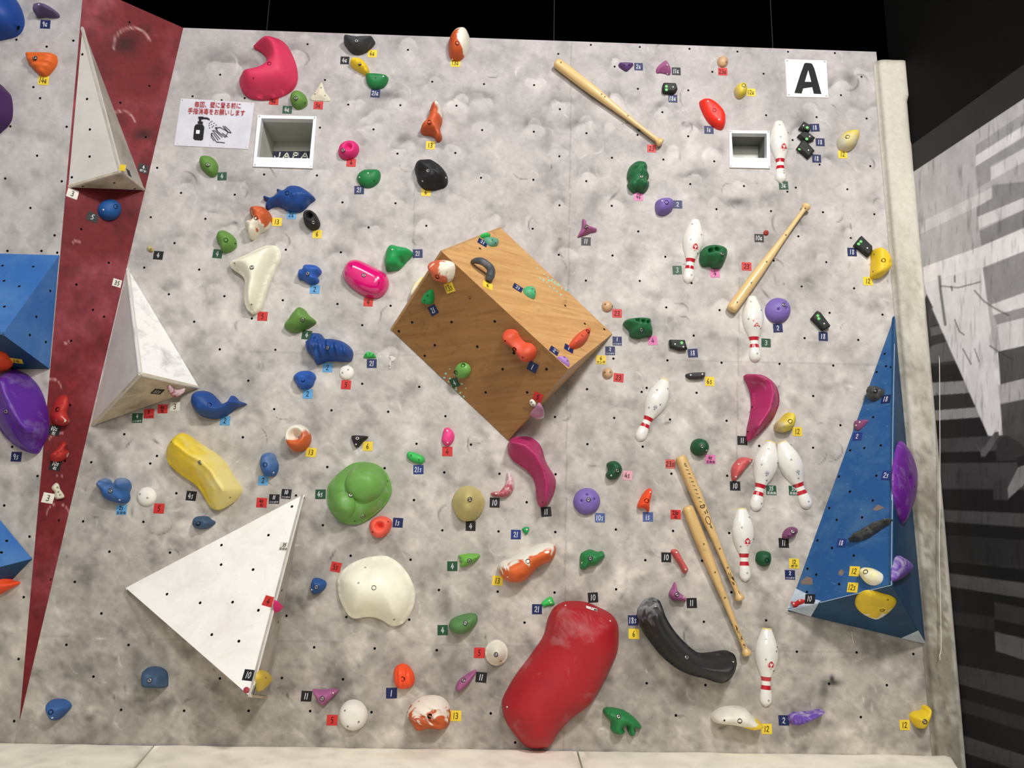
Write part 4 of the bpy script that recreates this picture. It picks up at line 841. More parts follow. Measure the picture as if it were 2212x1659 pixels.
hold('B', 'green domed hold right of the blue fish', "1070,1530 1080,1485 1130,1450 1200,1445 1255,1450 1272,1490 1255,1550 1205,1590 1150,1598 1100,1575", .05, GRN, screws="1170,1490 1093,1518", dscrews="1217,1545")
hold('A', 'green oval hold below the hand-washing notice', "1702,1390 1715,1345 1760,1332 1815,1345 1850,1390 1857,1430 1845,1480 1820,1503 1775,1490 1730,1450 1708,1420", .06, LIME, bolts="1787,1423")
# upper right
hold('C', 'small purple triangle hold beside the bat at the top', "933,312 950,302 1045,305 1057,320 1020,358 1000,370 965,352 938,330", .03, mat('hold_purple_small', (96, 62, 118), .5, .1), dscrews="978,325 1018,325", tilt=(0, .5))
hold('C', 'mauve three-cornered hold at the top right of the bat', "1335,275 1355,290 1375,330 1382,370 1370,395 1330,385 1290,378 1262,380 1255,350 1275,320 1305,295", .05, MAU, 'ridge', 1, screws="1345,330 1358,372")
def ball(c, u, v, r, m, label, Hk=.95, name='ball_hold', **k): 
    s = k.get('surf') or MAIN; sc = np.linalg.norm(s.loc(*px(c, u, v))-s.loc(*px(c, u+r, v)))
    return hold(c, label, ell(u, v, r, r, 0, 16), sc*Hk, m, 'dome', 1.0, name=name, **k)
ball('C', 1822, 288, 47, WOODB, 'small wooden ball hold near the top right corner', dscrews="1850,297")
def domino(c, t, label, dots, scr):
    o = hold(c, label, t, .035, mat('hold_black_slab', (40, 43, 42), .55, .12), 'dome', .22, screws=scr, name='domino_hold', sharp=True, edge=.75)
    s, cen, hf = HF[o.name]
    for u, v in parse(dots):
        p = s.loc(*px(c, u, v), .03)-cen; link('glow_dot', DOT, o, PW[o.name]@Matrix.Translation((p[0], p[1], hf(p)[0]+.0004)))
DOT = lathe([(.0088,-.002),(.0085,.0008),(.006,.0014)], 12, [flat('green_disc', (120, 205, 120), .4)], 'glow_dot')
domino('C', "1308,490 1320,484 1410,487 1420,500 1430,540 1405,563 1315,560 1304,545", 'black slab hold lying flat with two green dots below the mauve one', "1340,505 1340,533", "1393,517")
hold('C', 'round yellow and grey knob hold below the small wooden ball', "1922,540 1935,500 1975,480 2015,490 2030,530 2015,570 1975,597 1940,585", .06, YG, dbolts="1990,512")
hold('C', 'bright red leaf-shaped hold left of the small square recess', "1630,620 1680,608 1730,620 1790,665 1835,720 1848,770 1838,840 1810,865 1760,850 1710,810 1670,755 1640,690 1627,650", .05, RDO, 'dome', .7, dbolts="1740,719", screws="1688,643 1782,800")
hold('C', 'dark green frog shaped hold', "1110,1142 1160,1155 1180,1185 1178,1220 1195,1270 1175,1300 1195,1320 1190,1360 1160,1395 1125,1403 1098,1390 1065,1403 1030,1375 1010,1335 1020,1300 1008,1270 1020,1200 1060,1155", .08, FG, bolts="1120,1290", bumps=[(1075,1200,26,.018),(1155,1190,24,.018),(1115,1240,40,.01),(1045,1350,42,.02),(1165,1345,42,.02),(1100,1375,26,-.03),(1032,1300,18,-.02),(1180,1300,18,-.02)], name='frog_hold', res=26)
hold('C', 'violet rounded hold with a dark bolt below the frog', "1248,1525 1255,1480 1300,1458 1360,1456 1395,1475 1405,1515 1385,1560 1330,1592 1280,1590 1255,1565", .07, PUR, dbolts="1333,1508", screws="1298,1492")
domino('D', "320,1052 384,1088 376,1130 355,1140 288,1100", 'uppermost black slab of the three beside the upper bowling pin', "360,1093", "323,1082")
domino('D', "318,1138 350,1142 420,1190 355,1222 318,1200 276,1166", 'middle black slab of the three beside the upper bowling pin', "356,1190", "375,1175")
domino('D', "312,1205 345,1222 415,1300 365,1355 268,1270", 'lowest and largest black slab of the three beside the upper bowling pin', "300,1268", "365,1292")
hold('D', 'pale yellow tilted oval hold at the far right near the padding strip', "620,1210 640,1160 690,1125 750,1112 795,1125 805,1170 785,1225 745,1270 695,1285 640,1265", .07, YG2, dbolts="690,1186")
# left middle
hold('E', 'tiny tan nub hold beside the red wedge', "1262,605 1280,600 1308,625 1300,648 1265,635", .02, TAN, dscrews="1292,628")
hold('F', 'green oval hold left above the cream wedge', "268,530 285,485 335,467 385,490 425,530 435,580 415,620 350,652 310,640 295,590 270,560", .07, LIME, dbolts="362,563", dscrews="417,566")
hold('F', 'blue fish shaped hold with a forked tail and a round back', "665,178 690,172 725,185 750,180 790,150 778,125 800,112 840,125 880,95 930,85 990,95 1060,140 1102,180 1100,200 1060,230 1000,290 940,300 870,290 820,262 780,252 740,260 710,278 685,275 688,240 705,215 690,205 668,195", .09, BLUE, dbolts="885,170", bumps=[(985,125,30,-.012),(1055,175,16,-.01),(940,185,40,.012)], name='fish_hold', res=26)
hold('F', 'orange and white lumpy hold left of the blue fish', "560,290 590,275 640,268 690,280 725,320 735,360 720,410 690,455 640,480 600,520 570,538 543,520 535,470 515,440 530,400 580,380 580,350 555,330", .1, OW3, dbolts="623,382", bumps=[(600,310,50,.02),(690,345,50,.015),(590,470,40,.015),(655,420,30,.01)], res=20)
hold('F', 'black oval ring hold under the blue fish', "1008,340 1030,310 1070,300 1110,318 1140,370 1148,410 1130,445 1090,458 1050,440 1015,400", .07, BLK, 'dome', .7, bolts="1102,412", bumps=[(1066,345,40,-.06)])
hold('F', 'large glossy cream three-armed wedge hold left of the blue lump', "385,745 420,720 520,680 640,620 700,600 760,598 800,620 810,670 800,720 760,800 715,900 670,1030 635,1130 600,1165 560,1168 525,1130 507,1060 508,980 515,920 500,870 460,830 400,790", .12, CRM, 'soft', .8, bolts="593,808", dscrews="425,748 568,1100", res=22, edge=.3)
hold('F', 'blue three-lobed hold between the cream wedge and the glossy magenta oval', "958,840 975,800 1000,795 1010,765 1060,757 1120,765 1158,800 1155,830 1130,860 1140,890 1120,915 1060,920 1030,905 1000,885 968,878", .07, BLU2, bolts="1055,847", bumps=[(1040,800,50,.015),(1090,885,40,.012),(985,850,30,.01),(1130,810,30,.01)])
hold('F', 'glossy magenta oval hold with three screws', "1350,810 1365,760 1410,722 1470,715 1530,735 1620,780 1700,825 1730,870 1735,930 1700,1000 1650,1033 1580,1035 1500,1005 1420,950 1365,890 1348,850", .08, MAG, 'dome', .8, bolts="1533,865", dscrews="1430,783 1657,925", res=20)
hold('F', 'jade green beaked hold left of the wooden box', "1705,690 1720,620 1765,590 1830,605 1900,620 1940,650 1935,680 1890,725 1830,790 1780,800 1720,805 1705,770 1698,720", .09, GRN2, dbolts="", screws="1773,650", bumps=[(1842,725,40,-.035),(1820,645,30,.01)], lump=.006)
hold('F', 'olive lime wedge hold above the blue walrus', "840,1280 880,1220 930,1160 980,1122 1020,1140 1060,1190 1115,1240 1070,1280 1010,1310 940,1333 890,1320", .09, LIME, bolts="1013,1238", tilt=(.2, .3), lump=.005)
hold('F', 'dark blue walrus shaped hold with folds along its body', "1085,1345 1120,1338 1160,1350 1195,1388 1260,1390 1340,1410 1400,1450 1428,1500 1415,1570 1360,1578 1280,1575 1200,1580 1130,1605 1108,1590 1085,1540 1045,1500 1028,1460 1030,1415 1060,1390", .1, BLUE, bolts="1228,1485", bumps=[(1108,1380,36,.02),(1105,1455,46,.025),(1105,1450,20,-.015),(1095,1383,9,-.01),(1190,1420,40,-.012)], name='walrus_hold', res=30, ripple=.25)
hold('F', 'small neon green half-round hold below right of the walrus', "1525,1550 1540,1510 1570,1500 1615,1520 1628,1545 1620,1552", .02, NEON, dscrews="1545,1528 1605,1530 1575,1520")
hold('G', 'mauve three-pointed star hold right above the wooden box', "1812,50 1836,60 1850,98 1895,115 1930,130 1928,155 1885,165 1845,182 1805,195 1770,203 1780,172 1800,135 1808,95", .05, MAU, 'ridge', 1, bolts="1838,126", lump=.003)
ball('G', 2022, 795, 47, WOODB, 'small wooden ball hold above the right corner of the wooden box', dscrews="2003,783 2066,795")
ball('G', 2026, 1367, 46, WOODB, 'small wooden ball hold below the right corner of the wooden box', dscrews="2000,1362 2045,1362")
hold('G', 'cream hold peeking out behind the left corner of the wooden box', "445,548 400,582 358,635 335,705 360,730 420,660 460,590", .06, YW2)
# on the wooden box
T_, F_ = BX['top'], BX['front']
hold('G', 'small neon green hold near the top corner of the wooden box', "938,190 970,178 1010,190 1022,206 985,214 950,208", .025, NEON, surf=T_)
hold('G', 'pale jade hold overlapping the neon one at the top of the wooden box', "970,215 1040,215 1090,240 1085,275 1030,280 995,255", .03, JADEP, surf=T_, dscrews="1033,243 1065,258")
hold('G', 'jade and white shell hold in the middle of the box\'s bright panel', "1308,642 1350,632 1395,650 1410,690 1402,730 1360,715 1320,685", .035, mat('hold_jade_chalk', (70, 175, 115), .45, .7), surf=T_, dscrews="1370,663 1398,683")
hold('G', 'coral thumb-shaped hold at the right of the box\'s bright panel', "1705,1115 1740,1060 1790,1015 1835,1005 1862,1030 1855,1075 1810,1125 1750,1150 1712,1138", .06, TERR, surf=T_, dbolts="1835,1035", dscrews="1786,1072")
hold('G', 'small lilac triangle hold at the ridge end of the wooden box', "1595,1228 1650,1228 1688,1262 1698,1312 1660,1288 1620,1255", .02, LILA, surf=T_, dscrews="1648,1240 1675,1270")
hold('G', 'orange and white swirled hold on the upper left ridge of the wooden box', "500,430 560,408 640,410 700,430 715,480 700,560 660,597 600,590 550,570 515,510 495,465", .06, OW4, surf=F_, dbolts="590,537", res=16)
hold('G', 'small green teardrop hold at the left of the box\'s brown panel', "435,740 450,700 490,662 520,656 538,690 538,750 515,782 470,778 440,765", .035, GRN2, surf=F_, dscrews="475,740 497,700")
hold('G', 'orange bone-shaped hold across the box\'s brown panel', "1130,1035 1150,1005 1195,998 1240,1015 1270,1070 1310,1110 1360,1120 1400,1155 1408,1200 1385,1255 1340,1272 1290,1250 1250,1190 1210,1140 1160,1110 1135,1080", .07, TERR, surf=F_, dbolts="1245,1153", dscrews="1170,1078 1320,1218", res=18)
ball('G', 785, 1347, 67, mat('hold_apple_green', (110, 165, 78), .35, .15), 'apple green ball hold at the lower left of the wooden box', .8, surf=F_, dbolts="740,1355 790,1300")
hold('G', 'tiny white chip hold at the lower corner of the wooden box', "1360,1600 1385,1592 1410,1625 1405,1655 1380,1650 1362,1630", .012, WHT, surf=F_, dscrews="1378,1612 1392,1635")
hold('L', 'white and mauve hold on the narrow end face of the wooden box', "1060,208 1072,250 1045,290 1000,322 980,305 1010,265", .05, PWM, surf=BX['end'])
# right middle
hold('H', 'dark green pocketed hold touching the bowling pin', "1235,600 1250,550 1290,520 1380,515 1450,545 1465,590 1450,640 1420,690 1350,705 1320,680 1260,685 1235,640", .1, FG, bolts="1403,607", bumps=[(1320,565,34,-.05),(1370,558,34,-.05),(1290,640,50,-.02)], lump=.008, res=20)
hold('H', 'green slotted hold right of the wooden box', "580,1175 610,1145 680,1132 760,1130 812,1145 818,1190 830,1240 820,1285 760,1290 710,1303 640,1285 630,1240 600,1210", .09, FG, bolts="725,1245", bumps=[(700,1155,30,-.05),(745,1165,30,-.05),(785,1172,22,-.04)], lump=.006, res=20)
def bowl(c, u, v, r, label, holes, b, m=PUR):
    return ball(c, u, v, r, m, label, .8, name='bowling_ball_hold', bolts=b, bumps=[(x, y, 13, -.03) for x, y in parse(holes)], dscrews=holes, res=20)
bowl('H', 1900, 1067, 108, 'violet bowling ball hold beside the middle bowling pin', "1893,1068 1970,1003 1965,1057", "1937,1030")
ball('H', 1797, 406, 23, mat('hold_red_bead', (170, 62, 60), .5, .1), 'tiny red bead hold left of the slanting bat', dscrews="1797,404")
domino('H', "968,1325 1095,1328 1118,1405 1060,1412 975,1385", 'black slab hold right of the green slotted one', "1075,1348", "1015,1362 1085,1385")
hold('M', 'narrow charcoal bar hold beside the tilted bowling pin', "722,187 870,175 877,195 865,223 745,230", .035, BLKC, 'dome', .5, screws="753,203 853,196", sharp=False)
domino('I', "812,442 903,530 905,570 875,615 755,515", 'black slab hold with green dots touching the bright yellow one at the right', "797,505 816,485", "865,545")
domino('I', "437,1080 465,1095 548,1205 540,1220 490,1245 390,1140", 'black slab hold right of the violet bowling ball', "450,1117 458,1142", "498,1188")
hold('I', 'bright yellow half-moon hold at the right end by the padding', "915,570 940,542 985,545 1030,575 1060,620 1078,690 1050,740 1000,780 950,793 910,780 912,720 915,640", .08, YEL, 'dome', .7, dbolts="987,660", dscrews="920,600 920,742", tilt=(-.3, 0), bumps=[(1060,670,24,-.02)])
hold('M', 'large raspberry boomerang hold on the right', "1222,200 1280,190 1370,200 1440,240 1490,300 1513,390 1505,470 1465,560 1390,650 1320,720 1260,755 1245,740 1250,650 1270,560 1285,470 1282,370 1255,280", .13, MARO, res=22, dscrews="1308,457 1270,672", crest="1300,215 1420,270 1440,380 1410,500 1310,650", edge=.25)
hold('M', 'yellow and grey curved hold under the raspberry boomerang', "1475,650 1485,610 1530,570 1570,525 1605,515 1640,540 1647,600 1620,660 1560,683 1500,675", .08, YG, dbolts="1588,600")
hold('M', 'dark green round hold above the top end of the upper bat pair', "760,820 780,760 830,738 885,755 915,800 905,850 850,883 790,870", .07, DG, bolts="845,812", screws="890,842", lump=.004)
hold('L', 'dark green knobbly hold beside the chalked pink tag', "1625,715 1680,692 1730,712 1755,765 1735,820 1690,848 1640,845 1615,810 1635,770", .07, DG, bolts="1705,780", screws="1657,820", lump=.006)
hold('M', 'salmon crescent hold left of the twin bowling pins', "1107,1010 1125,960 1170,910 1220,898 1275,910 1290,925 1250,965 1210,1020 1165,1070 1140,1100 1115,1090", .05, SALM, screws="1160,960 1260,935 1138,1068", lump=.003)
hold('M', 'small orange notched hold left of the bats', "400,1165 427,1175 425,1230 410,1290 408,1350 395,1365 370,1335 310,1330 308,1300 335,1240 365,1195", .06, NEO, dbolts="375,1272", screws="408,1200")
hold('M', 'plum kidney hold left of the tall blue volume', "1545,1560 1570,1515 1620,1492 1662,1505 1665,1545 1630,1580 1580,1597 1550,1590", .05, PLUM, bolts="1617,1533", dscrews="1583,1572")
hold('S', 'small dark green round hold beside the lower bowling pin head', "1120,250 1135,210 1180,197 1235,210 1248,250 1240,310 1200,330 1150,320 1120,285", .05, DG, dbolts="1200,277", lump=.002)
# centre
hold('L', 'small pink textured hold left of the box\'s lowest corner', "235,420 270,408 305,435 323,480 310,530 280,562 240,560 213,520 220,470", .04, mat('hold_hot_pink', (240, 72, 142), .5, .4), bolts="", screws="262,440 265,540", lump=.003)
hold('L', 'long raspberry bean hold hanging from the box\'s lowest corner', "778,590 780,540 820,495 900,482 980,495 1040,540 1075,600 1095,680 1130,750 1175,820 1188,890 1170,980 1130,1050 1080,1085 1045,1070 1025,1000 1015,900 980,810 900,740 830,690 790,640", .14, MARO, dscrews="1073,1048", res=24, crest="810,545 920,570 1020,660 1080,780 1105,900 1100,1030", edge=.2)
hold('L', 'pinkish white crescent hold left of the long raspberry bean', "770,795 800,795 825,850 832,910 810,970 760,1000 700,998 650,990 632,970 660,958 710,950 750,900 765,850", .045, PWC, screws="797,820 780,930 677,972", res=16)
bowl('L', 1453, 1038, 114, 'chalky violet bowling ball hold in the lower centre', "1405,1037 1517,1022 1452,980", "1462,1027")
hold('L', 'large olive bell-shaped hold in the lower centre', "305,1050 315,990 350,940 400,910 470,910 530,940 570,1000 578,1060 555,1130 500,1190 430,1208 370,1190 325,1130", .13, OLV, 'soft', 1, bolts="457,1027", bumps=[(450,990,80,.02)], res=20)
hold('L', 'tiny green fang hold above the swirled sausage hold', "898,1275 925,1258 958,1262 955,1300 935,1322 912,1300", .02, GRN2, screws="941,1280")
hold('L', 'small lime frayed hold in the lower centre', "355,1500 400,1490 470,1482 530,1488 540,1510 510,1545 450,1580 385,1600 368,1590 378,1560 362,1545 372,1525", .05, LIM2, bolts="450,1545", lump=.004)
hold('R', 'long orange and white swirled sausage hold', "300,330 330,290 400,265 470,225 560,180 650,140 730,128 780,145 795,190 780,250 740,290 660,325 600,380 550,435 480,465 400,462 340,430 315,380", .13, OW6, dbolts="550,283", screws="380,420", res=20)
hold('R', 'green winged hold right of the swirled sausage', "1000,310 1005,230 1040,200 1090,185 1150,205 1190,200 1213,245 1180,275 1140,320 1080,330 1040,358 1005,350", .07, GRN, bolts="1080,260", screws="1015,300", lump=.005)
hold('R', 'thin salmon finger hold left of the lower bat', "1775,200 1800,183 1835,195 1870,260 1915,335 1922,365 1900,387 1875,380 1840,310 1800,255", .04, SALM, screws="1817,210 1893,355")
hold('R', 'mauve three-legged hold above the black boomerang', "1805,465 1820,480 1830,530 1870,570 1900,590 1900,632 1860,625 1800,622 1765,590 1762,550 1785,510", .05, MAU, bolts="1819,568", screws="1885,590")
hold('R', 'small neon green bow tie hold at the top of the giant red hold', "670,645 745,588 780,635 775,660 715,670 700,682", .02, NEON, screws="737,622 750,640")
g = hold('R', 'giant smooth red hold reaching down to the mats', "335,1540 340,1470 390,1370 450,1270 540,1150 620,1040 680,950 715,860 730,780 780,690 860,640 950,630 1060,640 1180,690 1270,740 1320,810 1333,900 1325,1050 1280,1170 1200,1330 1130,1460 1060,1540 948,1620 830,1738 758,1850 700,1884 560,1884 454,1785 363,1650", .20, REDG, 'dome', 1, bolts="", screws="883,670 1260,797 377,1538", res=30, edge=.16)
s, cen, hf = HF[g.name]
decal('maker_label', 'R', [parse("1043,658 1137,688 1133,706 1040,676")], flat('label_white', (235, 232, 228)), MAIN, g, .0045, hfn=(cen, hf, .04), sp=.01)
decal('maker_label', 'R', [parse("1108,684 1134,692 1131,701 1105,693")], flat('label_dark', (60, 50, 48)), MAIN, g, .006, hfn=(cen, hf, .04), sp=.01)
ball_ = hold('R', 'round white knob hold left of the giant red hold', ell(287, 1070, 98, 110), .1, mat('hold_white_knob', (232, 226, 208), .4, 0), 'cone', 1, bolts="280,1073", dscrews="322,1142")
hold('Q', 'sage green oval hold left of the small neon bow tie', "1855,830 1880,780 1960,745 2040,730 2090,745 2098,800 2060,860 1990,905 1920,905 1870,880", .08, mat('hold_sage', (88, 135, 78), .5, .3), bolts="1998,808")
bb = hold('S', 'huge black boomerang hold with a chalky upper end', "115,740 130,680 180,620 240,597 290,620 320,690 350,770 420,880 500,970 580,1040 650,1075 750,1070 850,1055 910,1065 940,1110 943,1180 910,1260 850,1315 780,1318 680,1285 560,1255 440,1200 330,1110 240,1000 170,900 130,820", .19, BKC, 'soft', 1, bolts="497,1087", screws="252,667 907,1135", dscrews="385,1022", res=24, edge=.3)
# left, lower
hold('K', 'blue knobbly hold above the lower row of the left half', "920,230 935,195 980,165 1050,160 1095,180 1113,215 1100,250 1085,290 1050,310 1000,318 960,300 940,260", .07, BLU2, dbolts="1015,247", lump=.008, bumps=[(1060,200,40,.01),(1010,290,40,.01)])
hold('J', 'blue whale shaped hold with an upturned tail', "1632,430 1645,370 1690,335 1745,330 1800,350 1850,400 1890,440 1940,425 1960,400 1980,370 2010,385 2035,415 2090,435 2090,448 2040,465 1990,490 1940,530 1880,560 1800,568 1720,550 1660,500 1640,465", .1, BLUE, dbolts="1805,460", name='whale_hold', bumps=[(1765,378,14,-.008),(1700,500,60,.012)], res=26)
ball('K', 1377, 177, 64, WHT, 'small white disc hold with two screws below the walrus', .5, dscrews="1393,155 1344,180", name='climbing_hold')
hold('K', 'orange and white doughnut hold', ell(960, 735, 110, 116), .09, OW5, 'dome', .6, bolts="967,727", bumps=[(945,712,78,-.075)], res=20, name='doughnut_hold')
hold('K', 'small black triangle hold right of the doughnut', "1418,730 1435,712 1550,718 1555,735 1520,765 1480,812 1450,808 1430,770", .04, BLK, bolts="1474,742", screws="1460,792")
hold('K', 'small neon green block hold above right of the turtle', "1890,880 1910,850 1960,860 2020,885 2043,920 2020,955 1960,945 1910,920", .03, NEON, dscrews="1930,885 1997,922")
hold('K', 'slate blue oval hold with a chalky top, below the doughnut', "640,930 660,875 710,857 755,870 778,920 792,980 770,1050 730,1062 670,1050 640,990", .08, BWC, dbolts="698,968", screws="752,1030")
hold('K', 'large lime green turtle-shell hold with two bulges', "1210,1200 1225,1130 1280,1060 1350,1000 1430,950 1530,938 1620,955 1690,1000 1740,1080 1757,1170 1745,1240 1700,1310 1640,1370 1560,1430 1470,1470 1380,1470 1300,1430 1240,1360 1215,1290", .09, GTC, 'soft', .7, bolts="1430,1227 1513,1402", dscrews="1720,1100 1440,1443", bumps=[(1545,1110,-163,.055),(1348,1315,-114,.05)], res=46, name='turtle_hold', lump=.004)
hold('K', 'coral doughnut hold touching the turtle shell', "1570,1490 1585,1440 1640,1408 1700,1402 1755,1435 1762,1480 1735,1540 1690,1580 1630,1585 1585,1550", .06, COR, 'dome', .6, bolts="1667,1490", bumps=[(1662,1487,48,-.045)], dscrews="1605,1537 1735,1450", name='doughnut_hold')
hold('J', 'huge yellow angular hold with chalky upper faces', "1418,860 1430,800 1470,740 1540,692 1600,710 1680,770 1760,820 1850,880 1920,960 1980,1060 2040,1150 2043,1200 2000,1260 1930,1310 1850,1348 1790,1320 1740,1240 1690,1160 1620,1100 1530,1040 1450,970 1420,910", .17, YBIG, bolts="1740,953", dscrews="1483,775 1947,1240", res=24, crest="1520,780 1640,880 1740,930 1830,1020 1930,1180", edge=.2)
hold('J', 'dark blue hold with two round ears at the lower left', "828,1140 845,1100 885,1078 930,1090 955,1130 980,1110 1000,1080 1050,1075 1095,1100 1112,1150 1095,1200 1100,1250 1070,1290 1010,1290 950,1275 890,1250 865,1190", .08, BWC, bolts="968,1190", screws="1028,1265", bumps=[(888,1128,62,.03),(1050,1128,62,.03)], res=18)
ball('J', 1250, 1235, 82, WHT, 'white disc hold right of the dark blue eared one', .55, dscrews="1265,1247 1200,1215", name='climbing_hold')
hold('J', 'small slate blue rock hold below the huge yellow one', "1645,1450 1665,1410 1720,1400 1770,1405 1800,1430 1833,1450 1815,1480 1760,1510 1690,1513 1650,1490", .06, STEEL, dbolts="1708,1465", lump=.008)
hold('J', 'pinkish white fang hold under the mid-height white volume', "1425,320 1450,290 1480,312 1520,325 1585,315 1545,352 1490,378 1450,360", .03, PWC, surf=V2['under'], dscrews="1440,333 1490,362")
hold('O', 'slate blue squarish hold low on the left', "1225,1240 1245,1200 1310,1187 1370,1200 1415,1240 1423,1320 1410,1365 1320,1368 1240,1362 1222,1320", .09, STEEL, 'dome', .7, bolts="1303,1290", bumps=[(1320,1235,60,-.015)])
hold('O', 'blue teardrop hold in the bottom left corner', "405,1520 420,1480 470,1465 540,1470 585,1500 595,1535 560,1580 500,1635 460,1645 430,1610 410,1565", .08, mat('hold_denim', (56, 98, 158), .55, .25), dbolts="465,1560", screws="463,1615")
ball('O', 2103, 1385, 27, mat('hold_red_button', (165, 60, 66), .5, .1), 'tiny red button hold at the bottom tip of the white triangle', .6, surf=V3_['front'])
hold('Q', 'small pink tip hold on the side of the big white triangle', "372,620 400,640 423,660 400,700 372,720", .03, MAGD, surf=V3_['side'])
hold('Q', 'mustard yellow hold on the side of the big white triangle', "215,1290 235,1230 270,1213 320,1240 333,1290 300,1350 240,1400 220,1370", .03, PYEL, surf=V3_['side'], dscrews="275,1278")
hold('Q', 'small blue notched hold left of the giant white one', "672,520 690,440 730,428 790,450 808,485 780,535 710,568 682,550", .06, mat('hold_blue_small', (36, 84, 148), .5, .2), bolts="733,503", screws="690,528")
hold('Q', 'giant cream white pebble hold with a scooped lower edge', "900,470 905,420 950,360 1030,300 1150,255 1290,240 1360,260 1440,320 1510,410 1550,500 1565,580 1550,670 1510,760 1460,820 1390,842 1340,830 1280,790 1200,765 1130,765 1060,778 1000,755 950,680 910,580", .14, mat('hold_ivory', (252, 250, 228), .4, 0, .4, 0, .1), 'soft', 1, dbolts="1230,505", dscrews="1140,340 1383,787 1097,467", res=24, bumps=[(1155,395,70,-.008)])
hold('Q', 'neon orange ribbed hold in the lower centre', "1385,1240 1400,1190 1450,1163 1500,1175 1545,1230 1562,1300 1545,1350 1490,1377 1420,1370 1390,1320", .07, NEO, dbolts="1467,1282", ripple=.1)
hold('Q', 'mauve winged triangle hold near the bottom, left of the white disc', "690,1385 715,1380 790,1385 860,1375 905,1378 910,1400 870,1440 820,1490 790,1520 750,1495 715,1440", .06, MAU, bolts="783,1450", screws="868,1410", bumps=[(850,1420,40,-.02)])
hold('V', 'large white disc hold near the bottom', ell(1525, 291, 62, 67), .06, WHT, 'dome', .8, dscrews="1493,267 1552,315 1505,335")
hold('Q', 'mauve slanted finger hold left of the giant red hold', "1912,1360 1940,1300 1990,1265 2040,1230 2085,1215 2087,1240 2050,1300 2010,1350 1950,1397 1925,1385", .06, MAU, bolts="1982,1298", lump=.004)
hold('V', 'orange and white seashell hold near the bottom', "1758,290 1770,255 1810,220 1860,207 1910,215 1940,250 1946,300 1935,340 1900,355 1850,350 1805,360 1780,330", .1, OW7, dbolts="1860,284", ripple=1.2, name='shell_hold')
hold('W', 'green lizard-like hold near the bottom right of the giant red hold', "605,275 620,258 660,260 700,272 740,300 770,335 765,350 742,345 748,365 730,382 712,360 708,335 690,345 700,365 670,375 640,355 640,320 620,300", .07, GRN, bolts="669,291", name='lizard_hold', res=22, bumps=[(622,273,16,.02)])
hold('W', 'long white hold with a yellow tip at the bottom right', "1075,300 1090,275 1130,257 1180,252 1220,260 1250,290 1290,325 1290,345 1250,355 1200,340 1130,330 1090,322", .1, WY, dbolts="1185,307", dscrews="1120,305")
hold('W', 'purple spiral cone hold right of the bottom bowling pin', "1410,295 1440,278 1500,275 1550,265 1553,280 1520,300 1480,320 1440,333 1415,325", .08, PSH, ripple=.35, name='spiral_hold', res=18)
hold('W', 'yellow hooked hold in the bottom right corner', "1935,290 1955,275 1985,270 1990,250 2010,250 2018,270 2010,310 1990,345 1965,345 1940,315", .07, YEL, bolts="1982,312", bumps=[(1965,300,18,.01)])
# on the tall blue volume
VL, VR, VU = BV['left'], BV['right'], BV['under']
hold('N', 'black crystal-like hold near the top of the tall blue volume', "875,750 900,705 955,690 1010,715 1005,760 960,800 915,812 880,790", .05, CRY, surf=VL, lump=.012, dbolts="955,738")
hold('N', 'small plum triangle hold on the left edge of the tall blue volume', "762,1010 780,980 880,975 860,1010 800,1065 770,1050", .02, PLUM, surf=VL, screws="817,1000 785,1027")
hold('T', 'black and silver blade hold across the tall blue volume', "715,500 770,460 850,410 940,360 1075,318 1060,355 1000,395 900,465 830,495 760,510", .05, CRY, surf=VL, lump=.01, res=20, dscrews="1025,345 880,420 760,485")
hold('T', 'yellow and white pebble hold at the foot of the tall blue volume', "812,780 840,740 900,735 970,765 1000,800 985,855 930,882 870,870 825,825", .05, YW2, surf=VL, dbolts="881,783")
hold('T', 'small bright red double hold on the pale corner of the tall blue volume', "225,1022 260,1028 300,1005 338,1010 335,1035 290,1055 255,1078 235,1055", .02, mat('hold_bright_red', (200, 36, 40), .4, .05), surf=VL, screws="305,1020 255,1047")
hold('N', 'long violet leaf hold on the shaded right face of the tall blue volume', "1175,1155 1230,1230 1270,1350 1288,1480 1280,1640 1240,1770 1190,1866 1150,1780 1112,1640 1100,1480 1112,1330 1140,1200", .045, mat('hold_leaf_violet', (112, 40, 150), .4, .4), surf=VR, bumps=[(1215,1500,30,-.03)], dscrews="1118,1447 1250,1547", res=20)
hold('T', 'round violet shell hold low on the shaded right face of the tall blue volume', "1095,760 1110,690 1140,635 1190,650 1235,690 1240,750 1210,800 1150,840 1098,850", .035, PSH, surf=VR)
hold('T', 'big yellow lemon-shaped hold on the underside of the tall blue volume', "770,1040 790,980 850,940 930,940 1010,965 1080,985 1123,1020 1110,1070 1050,1130 980,1170 920,1170 840,1135 790,1090", .028, YW, surf=VU, dbolts="1000,1083", dscrews="1050,1010", res=18)
